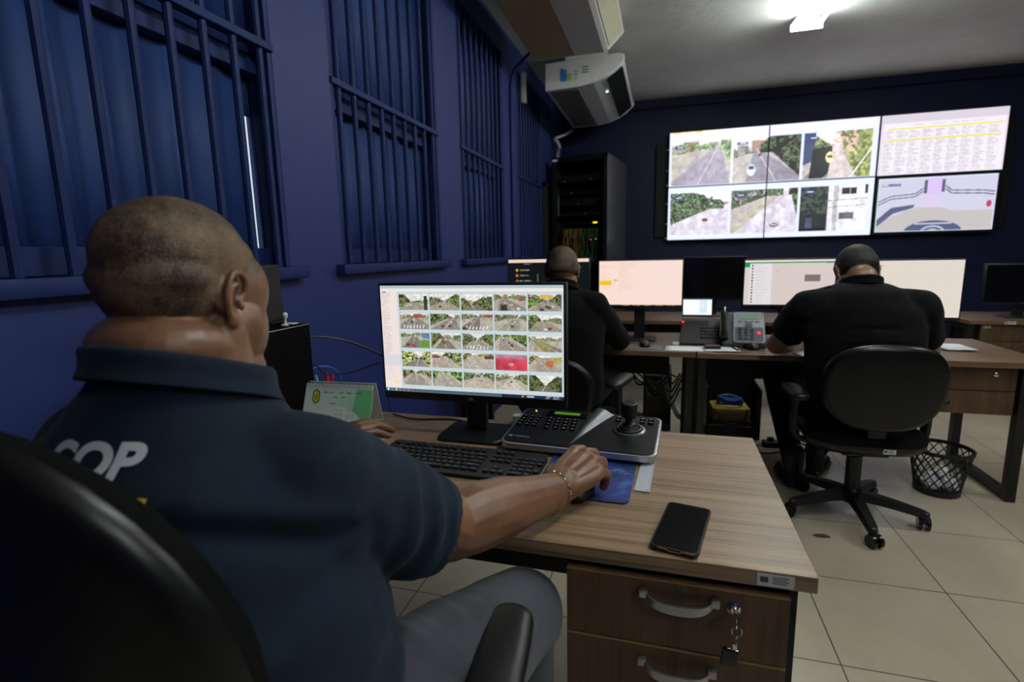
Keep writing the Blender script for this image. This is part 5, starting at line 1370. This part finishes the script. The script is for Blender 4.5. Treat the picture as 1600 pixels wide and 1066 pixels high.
# calendar, tower, pens behind
PC = Pic(150, 84, (214, 232, 222))
PC.poly([(118, 0), (150, 0), (150, 84), (100, 84)], (110, 196, 130)); PC.ell(78, 66, 62, 36, (226, 238, 230)); PC.rect(0, 0, 150, 7, (232, 238, 236))
g_ = np.clip((PC.X-60)/90, 0, 1)*0.5; PC.mix(g_*(PC.Y > 7)*(np.hypot((PC.X-78)/62, (PC.Y-66)/36) > 1), (120, 204, 140))
PC.poly([(22, 12), (30, 8), (38, 12), (38, 24), (30, 28), (22, 24)], (40, 70, 44)); PC.poly([(24, 13), (30, 10), (36, 13), (36, 23), (30, 26), (24, 23)], (226, 196, 60)); PC.rect(27, 15, 29, 23, (40, 130, 60)); PC.rect(31, 13, 33, 23, (40, 130, 60))
textrows(PC, 44, 132, 11, 13, 3, (96, 124, 108), 4, cols=5, hgt=2); textrows(PC, 66, 102, 17, 19, 3, (96, 124, 108), 5, cols=2, hgt=2); textrows(PC, 60, 78, 26, 28, 3, (60, 80, 66), 6)
for r in range(3):
    for c in range(3): textrows(PC, 74+c*24, 92+c*24, 34+r*16, 46+r*16, 2.6, (150, 166, 156), r*3+c, cols=4)
cl = thing('desk_calendar', 'green and white spiral desk calendar standing left of the near monitor', 'calendar', (-0.967, 1.335, ZT0), 0.06)
cl.scale = (0.80, 1.0, 1.2)
Mc = T(0, 0, 0.084) @ RX(-0.42)
pm = printed_material('calendar_print')
b = MB(); b.box(-0.15, 0.15, 0.0002, 0.002, -0.084, 0.084, Mc); b.box(-0.15, 0.15, -0.001, 0.001, 0, 0.17, T(0, 0.10, 0) @ RX(0.30)); b.box(-0.15, 0.15, -0.02, 0.082, 0.0, 0.0015); b.build('stand_card', WHITEP, cl)
pic_mesh('page', PC, 0.30, 0.168, cl, Mc, pm)
for k in range(24):
    x = -0.142+0.0124*k
    b = MB(); b.tube([Mc @ Vector((x, 0.008*sin(q*pi/5), 0.081+0.007*cos(q*pi/5))) for q in range(10)], 0.0008, 5, closed=True)
    b.build('spiral_ring', CHROME if k < 0 else mat('dark_wire', rgb(50, 50, 54), 0.3, 0.8), cl)
tw = thing('desktop_computer', 'black computer tower standing on the near desk against the window wall', 'computer', (-1.175, 1.20, ZT0), 0.0)
b = MB(); b.bbox(-0.095, 0.095, -0.20, 0.20, 0.006, 0.378, 0.004); b.build('case', mat('matt_black_case', rgb(6, 6, 7), 0.8, spec=0.06), tw)
b = MB(); b.box(0.0935, 0.0962, -0.198, 0.198, 0.3765, 0.379); b.build('bright_edge', SILVER, tw)
b = MB(); b.bbox(-0.05, 0.05, 0.02, 0.06, 0.378, 0.382, 0.001); b.build('top_vent', mat('grey_vent', rgb(90, 90, 110), 0.4), tw)
for xx in (-0.07, 0.07):
    for yy in (-0.16, 0.16): MB().box(xx-0.012, xx+0.012, yy-0.02, yy+0.02, 0, 0.0065).build('foot', BLACKM, tw)
sp = thing('desktop_speaker', 'plain black upright speaker box standing on the black computer tower', 'speaker', (-1.205, 1.26, ZT0+0.3785), 0.0)
b = MB(); b.bbox(-0.055, 0.055, -0.11, 0.115, 0.012, 0.185, 0.004, RX(0.03)); b.build('cabinet', DARKP, sp)
b = MB(); b.bbox(-0.045, 0.05, -0.05, 0.11, 0, 0.013, 0.002); b.build('foot', BLACKG, sp)
wf = thing('desk_ornament', 'tiny white ornament in front of the black speaker on the tower', 'ornament', (-1.125, 1.345, ZT0+0.3785), 0.0)
b = MB(); b.lathe([(0.014, 0), (0.014, 0.003), (0.004, 0.008), (0.003, 0.02), (0.008, 0.027), (0.009, 0.034), (0.004, 0.041)], 16); b.build('figure', WHITEP, wf, smooth=True)
b = MB(); b.bbox(-0.004, 0.03, -0.004, 0.022, 0.004, 0.007, 0.001); b.build('arm', WHITEP, wf)
def pen(name, label, loc, lean, c, g):
    o = thing(name, label, 'pen', loc, 0, None)
    M = RX(lean[0]) @ RY(lean[1])
    b = MB(); b.tube([M @ Vector((0, 0, 0)), M @ Vector((0, 0, 0.105))], 0.0055, 10); b.build('barrel', WHITEP, o, smooth=True)
    b = MB(); b.tube([M @ Vector((0, 0, 0.105)), M @ Vector((0, 0, 0.150)), M @ Vector((0, 0, 0.154))], [0.0068, 0.0062, 0.003], 10); b.build('cap', mat('pen_'+name+g, c, 0.35), o, smooth=True)
    return o
PH = (-1.19, 1.60, ZT0)
pt = thing('pen_holder', 'black pen cup behind the green desk calendar', 'pen cup', PH)
b = MB(); b.lathe([(0.034, 0), (0.036, 0.10), (0.033, 0.10), (0.031, 0.006), (0.001, 0.006)], 24, cap=True); b.build('cup', BLACK, pt, smooth=True, angle=30)
pen('felt_pen', 'felt pen with a pink cap in the pen cup behind the calendar', (PH[0]+0.008, PH[1], PH[2]+0.007), (-0.05, 0.14), rgb(230, 20, 130), 'p')
pen('felt_pen', 'felt pen with a light blue cap in the pen cup behind the calendar', (PH[0]-0.012, PH[1]-0.005, PH[2]+0.007), (0.05, -0.10), rgb(60, 170, 220), 'b')
pen('felt_pen', 'felt pen with a red cap in the pen cup behind the calendar', (PH[0]-0.002, PH[1]+0.012, PH[2]+0.007), (-0.08, -0.02), rgb(220, 50, 30), 'r')
pen('felt_pen', 'slim dark pen leaning left in the pen cup behind the calendar', (PH[0]-0.010, PH[1]+0.010, PH[2]+0.007), (0.02, -0.16), rgb(30, 30, 34), 'd')
def cable(name, label, pts, r=0.003, m=None, n=8, cat='cable', group=None):
    b = MB(); b.tube(curve_pts(pts, n), r, 8); o = b.build(name, m or CABLE, smooth=True); return setp(o, label, cat, group)
cable('power_cable', 'thick black cable sagging from the computer tower to behind the near monitor', [(-1.14, 1.405, 1.065), (-1.12, 1.47, 1.07), (-1.05, 1.56, 1.04), (-0.95, 1.62, 0.98), (-0.84, 1.62, 0.92), (-0.70, 1.60, 0.86), (-0.60, 1.58, 0.90)], 0.0042)
cable('signal_cable', 'thin black cable looping low on the wall beside the tower', [(-1.14, 1.405, 0.98), (-1.13, 1.47, 0.975), (-1.12, 1.52, 0.93), (-1.06, 1.58, 0.925), (-0.98, 1.64, 0.95), (-0.97, 1.66, 0.93), (-0.975, 1.67, 0.84), (-0.96, 1.66, 0.76)], 0.0028)
cable('network_cable', 'bright blue network cable arching behind the tower', [(-1.16, 1.42, 0.93), (-1.15, 1.50, 0.955), (-1.12, 1.56, 0.94), (-1.11, 1.60, 0.87), (-1.11, 1.64, 0.76)], 0.0035, mat('blue_cable', rgb(30, 90, 190), 0.4))
cable('desk_cable', 'black cable lying along the back of the near desk behind the monitor', [(-0.95, 1.66, 0.752), (-0.85, 1.63, 0.7495), (-0.72, 1.655, 0.7495), (-0.64, 1.64, 0.752), (-0.6, 1.60, 0.80)], 0.003)
cable('hanging_cable', 'thin black cable loop hanging below the front edge of the near desk', [(-0.36, 1.02, 0.712), (-0.372, 1.03, 0.69), (-0.378, 1.04, 0.665), (-0.365, 1.05, 0.645), (-0.345, 1.05, 0.648), (-0.335, 1.04, 0.67), (-0.345, 1.03, 0.712)], 0.002)
bx = thing('small_carton', 'small pale box behind the left end of the joystick console', 'box', (-0.46, 1.675, ZT0), 0.2)
b = MB(); b.bbox(-0.03, 0.03, -0.015, 0.015, 0, 0.032, 0.003); b.build('box', mat('pale_card', rgb(170, 166, 150), 0.6), bx)

# ================================================================== things on the far desks
def mouse(label, loc, rz, led=None):
    o = thing('mouse', label, 'mouse', loc, rz)
    b = MB(); b.loft([[(x*s1, y*s2, z) for x, y in rrect(0.062, 0.108, 0.03, 7)] for z, s1, s2 in ((0, 0.94, 0.97), (0.008, 1, 1), (0.022, 0.94, 0.93), (0.032, 0.7, 0.72), (0.037, 0.3, 0.35))]); b.build('shell', BLACK, o, smooth=True, angle=70)
    b = MB(); b.lathe([(0.010, -0.003), (0.010, 0.003)], 14, M=T(0, 0.033, 0.027) @ RY(pi/2)); b.build('wheel', led or BLACKG, o)
    return o
def pad(label, loc, rz, w, d, m):
    o = MB().prism(rrect(w, d, 0.012), 0, 0.003).build('mouse_pad', m, loc=loc); o.rotation_euler.z = rz; return setp(o, label, 'mouse pad')
REDL = mat('red_led', rgb(230, 60, 50), 0.3, emit=rgb(255, 50, 40), estr=2.5)
pad('pale grey mouse pad with a picture at the left far desk', (-0.125, 3.24, ZT0), 0.0, 0.26, 0.16, mat('grey_pad', rgb(96, 100, 112), 0.5, nscale=12, var=0.35))
mouse('black mouse on the pale grey pad at the left far desk', (-0.10, 3.26, ZT0+0.0032), 0.1)
mouse('black mouse with a red glow on the bare far desk beside the silver phone', (0.51, 3.28, ZT0), 0.5, REDL)
def small_keyboard(label, loc, rz, w=0.44):
    o = thing('keyboard', label, 'keyboard', loc, rz)
    b = MB(); b.bbox(-w/2, w/2, -0.07, 0.07, 0, 0.018, 0.004); b.build('body', BLACK, o)
    for r in range(5):
        b = MB()
        for c in range(19): b.bbox(-w/2+0.012+c*0.0222, -w/2+0.0315+c*0.0222, -0.06+r*0.024, -0.041+r*0.024, 0.018, 0.023, 0.002, seg=1)
        b.build('key_row', KEYM, o)
    return o
small_keyboard('black keyboard beside the silver desk phone, left of the bowing man', (0.83, 3.40, ZT0), -0.06, 0.44)
small_keyboard('black keyboard at the elbow of the man in the jacket on the left far desk', (-0.52, 3.40, ZT0), 0.0, 0.44)
SLV = mat('phone_silver_face', rgb(168, 172, 178), 0.35, 0.3, var=0.02); GRY = mat('phone_grey_keys', rgb(80, 86, 98), 0.4)
def desk_phone(label, loc, rz, silver=True, lit=None):
    o = thing('desk_phone', label, 'phone', loc, rz)
    M = T(0, 0, 0.035) @ RX(0.62)
    b = MB(); b.loft([[(x, y, 0) for x, y in ((-0.10, -0.10), (0.11, -0.10), (0.11, 0.09), (-0.10, 0.09))], [(x, y, z) for x, y, z in ((-0.10, -0.10, 0.022), (0.11, -0.10, 0.022), (0.11, 0.07, 0.155), (-0.10, 0.07, 0.155))]]); b.build('base', BLACK if not silver else mat('phone_dark_grey', rgb(56, 60, 70), 0.4), o, bevel=0.004)
    Mf = T(0.03, -0.015, 0.091) @ RX(0.663)
    b = MB(); b.loft([[(x, y, z) for x, y in rrect(0.15, 0.215, 0.015, 4)] for z in (0, 0.006)], True, Mf); f = b.build('face_plate', SLV if silver else BLACK, o)
    if silver:
        b = MB(); b.loft([[(x, y, z) for x, y in rrect(0.138, 0.098, 0.01, 4, 0, -0.052)] for z in (0.006, 0.0075)], True, Mf); b.build('keypad_plate', GRY, o)
        for r in range(4):
            for c in range(3): MB().box(-0.052+0.028*c, -0.034+0.028*c, -0.088+0.022*r, -0.076+0.022*r, 0.0075, 0.011, Mf).build('phone_key', mat('phone_key_dark', rgb(44, 48, 58), 0.35), f)
        b = MB(); b.lathe([(0.018, 0.006), (0.018, 0.009), (0.008, 0.010)], 20, M=Mf @ T(0, 0.012, 0)); b.build('navigation_ring', GRY, f, smooth=True)
        for c in range(4): MB().box(-0.052+0.028*c, -0.034+0.028*c, 0.034, 0.039, 0.006, 0.0085, Mf).build('soft_key', GRY, f)
        b = MB(); b.box(-0.048, 0.048, 0.054, 0.092, 0.006, 0.0078, Mf); b.build('display', mat('phone_lcd', rgb(126, 146, 130), 0.2, emit=rgb(110, 136, 120), estr=0.35), f)
        b = MB(); b.sphere(tuple(Mf @ Vector((0.047, -0.045, 0.010))), (0.008, 0.008, 0.006), 10); b.build('red_light', REDL, f)
    Mh = T(-0.095, -0.015, 0.105) @ RX(0.663)
    b = MB(); rings = []
    for i in range(13):
        q = i/12; y = -0.105+0.21*q; e = abs(2*q-1); hw = 0.019+0.006*e**2; z = 0.018-0.012*e**3; th = 0.011+0.009*e**2
        rings.append([Mh @ Vector((hw*cos(a)*1.0, y, z+th*sin(a))) for a in [2*pi*k/14 for k in range(14)]])
    b.loft(rings); b.build('handset', BLACKG, o, smooth=True, angle=60)
    return o
desk_phone('silver desk phone with a small display and a red light on the far desk', (0.475, 3.42, ZT0), -0.08, True).scale = (1.14, 1.14, 1.2)
# black console phone with a lit screen
cp = thing('video_phone', 'black desk console with a bright tilted screen, left of the silver phone', 'phone', (0.235, 3.46, ZT0), 0.0)
b = MB(); b.loft([[(x, y, 0) for x, y in ((-0.13, -0.10), (0.15, -0.10), (0.13, 0.08), (-0.11, 0.08))], [(-0.13, -0.10, 0.012), (0.15, -0.10, 0.012), (0.13, 0.06, 0.15), (-0.11, 0.06, 0.15)]]); b.build('base', BLACK, cp, bevel=0.004)
P = Pic(60, 34, (236, 244, 240)); P.rect(34, 0, 50, 30, (200, 222, 246)); P.rect(0, 0, 60, 2, (200, 210, 205)); P.rect(34, 12, 44, 18, (240, 220, 220))
Ms = T(-0.02, 0.045, 0.222) @ RX(-0.15)
b = MB(); b.bbox(-0.092, 0.092, 0.001, 0.012, -0.062, 0.058, 0.003, Ms); b.build('screen_frame', BLACK, cp)
pic_mesh('screen', P, 0.172, 0.098, cp, Ms, screen_material(1.15))
for r in range(4):
    for c in range(6): MB().box(0.0+0.02*c, 0.013+0.02*c, -0.06+0.025*r, -0.045+0.025*r, 0.0, 0.006, T(0, -0.02, 0.083) @ RX(0.711)).build('phone_key', KEYM, cp)
b = MB(); b.sphere((-0.105, 0.03, 0.128), 0.006, 8); b.build('red_light', REDL, cp)
def sheet(name, label, loc, rz, w, d, cat='paper', n=1, m=None, group=None):
    b = MB(); rnd = random.Random(int(loc[0]*1000))
    vs = []; N = 7
    for j in range(N):
        for i in range(N):
            x = -w/2+w*i/(N-1); y = -d/2+d*j/(N-1); vs.append((x, y, 0.0006+0.0018*abs(sin(x*9+y*7+loc[0]*5))))
    b.add(vs, [(j*N+i, j*N+i+1, (j+1)*N+i+1, (j+1)*N+i) for j in range(N-1) for i in range(N-1)])
    o = b.build(name, m or PAPER, loc=loc, smooth=True); o.rotation_euler.z = rz
    s = o.modifiers.new('t', 'SOLIDIFY'); s.thickness = 0.0005
    return setp(o, label, cat, group)
sheet('paper_sheet', 'white paper lying flat left of the black clip wallet on the far desk', (0.155, 3.225, ZT0), -0.04, 0.26, 0.16)
sheet('paper_sheet', 'white paper with a pen on it under the dark wallet, left of the red mouse', (0.335, 3.225, ZT0+0.0034), 0.05, 0.20, 0.15)
wl_ = thing('wallet', 'small dark red and black wallet lying on the white papers', 'wallet', (0.29, 3.235, ZT0+0.0075), 0.05)
b = MB(); b.bbox(-0.045, 0.045, -0.03, 0.03, 0, 0.018, 0.004); b.build('cover', mat('dark_wallet', rgb(24, 20, 20), 0.4), wl_)
b = MB(); b.bbox(-0.03, 0.03, -0.012, 0.012, 0.018, 0.020, 0.001); b.build('red_patch', mat('wallet_red', rgb(110, 34, 30), 0.4), wl_)
pn = MB(); pn.tube([(0.40, 3.30, ZT0+0.010), (0.425, 3.17, ZT0+0.010)], 0.004, 8); setp(pn.build('ballpoint_pen', BLACK, smooth=True), 'slim black pen lying on the right white paper, far desk', 'pen')
sheet('paper_sheet', 'white paper under the forearm of the man bowing his head', (0.80, 3.24, ZT0), 0.3, 0.21, 0.28)
for k, lb in enumerate(('loose white paper at the bottom of the pile right of the bowing man', 'white paper in the middle of the pile right of the bowing man', 'top white paper of the pile right of the bowing man')):
    sheet('paper_sheet', lb, (1.57+0.012*k, 3.52-0.015*k, ZT0+0.0034*k), 0.5-0.25*k, 0.15, 0.21)
b = MB(); b.bbox(-0.02, 0.02, -0.012, 0.012, 0, 0.022, 0.004); o = b.build('small_plug_box', WHITEP, loc=(0.085, 3.33, ZT0)); setp(o, 'tiny white plug box at the left foot of the video console', 'plug')

# ================================================================== server rack
rk = thing('server_rack', 'tall black server rack with amber lights in the far left corner', 'server rack', (-0.86, 6.52, 0), -0.17)
RW, RH, RD = 0.66, 2.40, 0.95
b = MB()
b.box(-RW/2, RW/2, -RD/2+0.03, RD/2-0.1, 0, 0.05); b.box(-RW/2, RW/2, -RD/2, RD/2-0.1, RH-0.06, RH); b.box(-RW/2, -RW/2+0.05, -RD/2, -RD/2+0.06, 0, RH); b.box(RW/2-0.05, RW/2, -RD/2, -RD/2+0.06, 0, RH)
b.build('frame', BLACKM, rk, bevel=0.003)
sd = mat('rack_side_panel', rgb(70, 70, 76), 0.28, 0.2)
b = MB(); b.box(-RW/2, -RW/2+0.004, -RD/2+0.06, RD/2-0.1, 0.05, RH-0.06); b.build('side_panel', sd, rk)
b = MB(); b.bbox(RW/2-0.004, RW/2+0.002, -RD/2+0.0, RD/2-0.1, 0.05, RH-0.02, 0.002); b.build('side_panel', sd, rk)
b = MB(); b.box(-RW/2, RW/2, RD/2-0.105, RD/2-0.1, 0, RH); b.build('back_panel', BLACKM, rk)
EQ = mat('rack_equipment', rgb(8, 8, 9), 0.6, spec=0.2)
for k, z in enumerate((2.12, 1.98, 1.86, 1.74, 1.5, 1.38, 1.2, 1.0, 0.8)):
    b = MB(); b.bbox(-RW/2+0.055, RW/2-0.055, -RD/2+0.08, -RD/2+0.5, z, z+(0.045 if k % 2 else 0.085), 0.003)
    e = b.build('equipment_unit', EQ, rk)
    for q in range(5):
        if (k*3+q) % 4 == 0: MB().box(-0.2+0.08*q, -0.194+0.08*q, -RD/2+0.076, -RD/2+0.08, z+0.02, z+0.026).build('small_light', mat('dim_amber', rgb(150, 120, 30), 0.4, emit=rgb(160, 120, 20), estr=0.5), e)
b = MB(); b.box(-0.2, 0.16, -RD/2+0.02, -RD/2+0.05, 1.655, 1.662); b.build('shelf_edge', mat('dull_steel', rgb(90, 92, 96), 0.3, 0.8), rk)
b = MB(); b.box(0.16, 0.20, -RD/2+0.02, -RD/2+0.05, 1.652, 1.666); b.build('amber_light', mat('amber_led', rgb(255, 180, 40), 0.3, emit=rgb(255, 170, 30), estr=2.5), rk)
b = MB(); b.sphere((0.13, -RD/2+0.03, 1.47), 0.008, 8); b.build('red_light', mat('red_rack_led', rgb(230, 40, 60), 0.3, emit=rgb(230, 40, 60), estr=2.0), rk)
b = MB(); b.sphere((0.19, -RD/2+0.03, 1.475), 0.006, 8); b.build('green_light', mat('lime_led', rgb(180, 200, 80), 0.3, emit=rgb(180, 200, 80), estr=1.0), rk)
YC = mat('yellow_patch_cable', rgb(120, 96, 20), 0.5); GC = mat('green_patch_cable', rgb(20, 70, 40), 0.5)
rnd = random.Random(5)
for k in range(26):
    x = -0.2+0.016*k+rnd.uniform(-0.006, 0.006)
    b = MB(); b.tube(curve_pts([(x, -RD/2+0.07, 1.60), (x+rnd.uniform(-.01, .01), -RD/2+0.03, 1.56), (x+rnd.uniform(-.03, .03), -RD/2+0.03, 1.4), (x+rnd.uniform(-.03, .03), -RD/2+0.05, 1.22)], 5), 0.0035, 6)
    b.build('patch_cable', YC if k < 15 else GC, rk, smooth=True)
b = MB(); b.box(-RW/2+0.01, -RW/2+0.075, -RD/2-0.001, -RD/2, RH-0.045, RH-0.02); b.build('rack_label', LABEL, rk)
b = MB(); b.box(-RW/2+0.075, -RW/2+0.095, -RD/2-0.001, -RD/2+0.001, 1.75, 1.98); b.build('rack_side_label', mat('dull_label', rgb(70, 84, 90), 0.5), rk)
b = MB(); b.bbox(-0.035, 0.035, -0.03, 0.03, 0, 0.022, 0.006); o = b.build('small_router', mat('pale_router', rgb(150, 150, 146), 0.4), loc=(-0.73, 6.2, RH+0.001)); setp(o, 'small pale box lying on top of the server rack', 'router')
cable('ceiling_cable', 'thin dark cable dropping from the wall pipe to the server rack', [(-1.30, 6.62, 2.62), (-1.15, 6.55, 2.50), (-0.98, 6.45, RH+0.012), (-0.88, 6.42, RH+0.006)], 0.006)

# ================================================================== on the floor
# wire wastebasket with crumpled paper
wb = thing('wastebasket', 'black lattice wastebasket with crumpled paper beside the far right desk', 'wastebasket', (1.465, 3.20, 0.001), 0.0)
RB, RT, HB = 0.100, 0.137, 0.25
b = MB(); b.lathe([(RT-0.004, HB-0.018), (RT+0.006, HB-0.016), (RT+0.008, HB), (RT-0.002, HB+0.002), (RT-0.004, HB-0.018)], 40, cap=False); b.build('rim', BLACK, wb, smooth=True)
b = MB(); b.lathe([(0.001, 0.0), (RB+0.004, 0.0), (RB+0.006, 0.03), (RB, 0.032), (RB-0.003, 0.004), (0.001, 0.004)], 36); b.build('bottom', BLACK, wb, smooth=True, angle=30)
NL = 18
for s in (-1, 1):
    for k in range(NL):
        b = MB(); pts = []
        for i in range(11):
            q = i/10; a = 2*pi*k/NL+s*q*1.25; r = RB+(RT-RB)*q; pts.append((r*cos(a), r*sin(a), 0.02+(HB-0.03)*q))
        b.tube(pts, 0.0032, 6); b.build('lattice_strand', BLACK, wb, smooth=True)
def crumple(c, r, seed):
    bm = bmesh.new(); bmesh.ops.create_icosphere(bm, subdivisions=3, radius=1)
    for v in bm.verts:
        q = v.co*1.0
        v.co = v.co*(r*(0.82+0.34*noise.noise(q*2.1+Vector((seed, 0, 0)))+0.22*noise.noise(q*5+Vector((0, seed, 0)))))
    b = MB().addbm(bm); return b.build('crumpled_paper', PAPER, loc=c)
cps = [((-0.045, -0.035, 0.055), 0.055, 'crumpled white paper at the front left of the lattice wastebasket'), ((0.05, -0.03, 0.052), 0.052, 'crumpled white paper at the front right of the lattice wastebasket'),
       ((0.0, 0.052, 0.054), 0.054, 'crumpled white paper at the back of the lattice wastebasket'), ((0.012, -0.01, 0.118), 0.042, 'crumpled white paper on top of the others in the wastebasket')]
for k, (c, r, lb) in enumerate(cps): setp(crumple((1.465+c[0]*0.9, 3.20+c[1]*0.9, c[2]*0.95+0.004), r*0.9, k*3.7+1), lb, 'paper', 'crumpled papers in the wastebasket')
# dry leaf
b = MB(); vs = []; n = 14
for k in range(n):
    a = 2*pi*k/n; vs.append((0.032*cos(a)*(1+0.3*(cos(a) < -0.8)), 0.014*sin(a), 0.0015+0.004*abs(sin(a))))
b.add(vs+[(0, 0, 0.001)], [(k, (k+1) % n, n) for k in range(n)])
o = b.build('dry_leaf', mat('brown_leaf', rgb(78, 50, 30), 0.7), loc=(0.745, 2.54, 0.001)); s = o.modifiers.new('t', 'SOLIDIFY'); s.thickness = 0.0008; setp(o, 'small brown dry leaf lying on the beige floor tiles', 'leaf')
# black box with a yellow case and a blue coil under the desk
cr = thing('storage_crate', 'open black crate under the far desk holding a yellow case', 'crate', (0.50, 3.98, 0), 0.0)
b = MB(); b.box(-0.18, 0.18, -0.16, 0.16, 0.0, 0.012); b.box(-0.18, -0.168, -0.16, 0.16, 0.012, 0.36); b.box(0.168, 0.18, -0.16, 0.16, 0.012, 0.36); b.box(-0.18, 0.18, 0.148, 0.16, 0.012, 0.40); b.box(-0.18, 0.18, -0.16, -0.148, 0.012, 0.09); b.build('shell', BLACK, cr, bevel=0.003)
yc = thing('equipment_case', 'yellow plastic case inside the open black crate', 'case', (0.49, 3.97, 0.014), 0.05)
b = MB(); b.bbox(-0.13, 0.13, -0.10, 0.12, 0, 0.19, 0.02); b.build('shell', mat('dull_yellow_plastic', rgb(168, 142, 60), 0.45), yc, smooth=True)
b = MB(); b.bbox(-0.135, 0.135, -0.105, 0.125, 0.085, 0.098, 0.004); b.build('black_seam', BLACK, yc)
b = MB(); pts = []
for i in range(90):
    a = i*0.42; pts.append((0.49+(0.085+0.006*sin(i*0.9))*cos(a), 3.96+(0.06+0.005*cos(i*0.7))*sin(a), 0.215+0.0006*i+0.004*sin(i*1.3)))
b.tube(pts, 0.005, 7); o = b.build('cable_coil', mat('blue_cable', rgb(30, 90, 190), 0.4), smooth=True); setp(o, 'coil of blue cable lying on the yellow case in the crate', 'cable')
cable('adapter_lead', 'black cord draped over the front of the yellow case', [(0.38, 3.88, 0.20), (0.42, 3.835, 0.14), (0.50, 3.83, 0.10), (0.57, 3.83, 0.13), (0.60, 3.86, 0.21)], 0.006)
# power strip with plugs and loose cables
ps = thing('power_strip', 'black power strip with a plug on the floor beside the crate', 'power strip', (0.74, 3.72, 0.001), 0.15)
b = MB(); b.bbox(-0.06, 0.06, -0.03, 0.03, 0, 0.035, 0.006); b.build('body', BLACK, ps)
b = MB(); b.bbox(-0.03, 0.01, -0.015, 0.015, 0.035, 0.06, 0.005); b.build('plug', BLACKG, ps)
cabs = [
 ('black cord trailing from the power strip towards the crate', [(0.68, 3.71, 0.02), (0.60, 3.62, 0.008), (0.66, 3.56, 0.006), (0.76, 3.60, 0.006), (0.84, 3.70, 0.006), (0.92, 3.74, 0.006)]),
 ('black cord rising from the power strip to the desk', [(0.77, 3.73, 0.065), (0.80, 3.76, 0.20), (0.78, 3.80, 0.45), (0.74, 3.84, 0.70)]),
 ('black cord curling on the tiles right of the power strip', [(0.80, 3.73, 0.02), (0.88, 3.66, 0.006), (0.96, 3.72, 0.006), (0.93, 3.82, 0.006), (0.82, 3.84, 0.006)]),
 ('black cord crossing diagonally below the far desk left of the crate', [(0.24, 3.84, 0.66), (0.36, 3.90, 0.5), (0.52, 4.18, 0.40), (0.66, 4.22, 0.2), (0.70, 4.22, 0.01)]),
]
for lb, pts in cabs: cable('extension_cable', lb, pts, 0.0045)
rnd = random.Random(12)
looplabels = ['leftmost tangled black cable loop hanging under the left far desk', 'widest black cable loop hanging under the left far desk', 'low black cable loop under the left far desk', 'thin black cable loop nearest the shared desk leg', 'black cable bundle resting high under the left far desk']
for k in range(5):
    x0 = -0.24+0.045*k; pts = []
    for i in range(9):
        q = i/8; pts.append((x0+0.34*q-0.08*k*0.2, 3.62+0.03*sin(i*1.7+k), 0.50-0.13*sin(pi*q)*(0.6+0.25*k % 1.1)+0.03*sin(i*2.1+k*2)))
    cable('cable_loop', looplabels[k], pts, 0.006)
cable('wrapped_cable', 'cable wrapped in pale tape hanging beside the shared desk leg', [(0.02, 3.70, 0.48), (0.05, 3.72, 0.36), (0.10, 3.72, 0.22), (0.13, 3.74, 0.16)], 0.018, MATS['wrapped_pipe_tape'])
cable('cable_tail', 'black cable curls below the tape wrapped cable near the floor', [(0.13, 3.74, 0.15), (0.22, 3.76, 0.10), (0.28, 3.74, 0.14), (0.24, 3.70, 0.04), (0.17, 3.70, 0.05), (0.22, 3.73, 0.12)], 0.006)
pcx = thing('desktop_computer', 'black computer tower on the floor under the left far desk', 'computer', (-0.02, 4.1, 0), 0.0)
b = MB(); b.bbox(-0.10, 0.10, -0.22, 0.22, 0.004, 0.42, 0.006); b.build('case', BLACK, pcx); b = MB(); b.bbox(-0.09, 0.09, -0.226, -0.22, 0.02, 0.40, 0.002); b.build('front_panel', BLACKG, pcx)
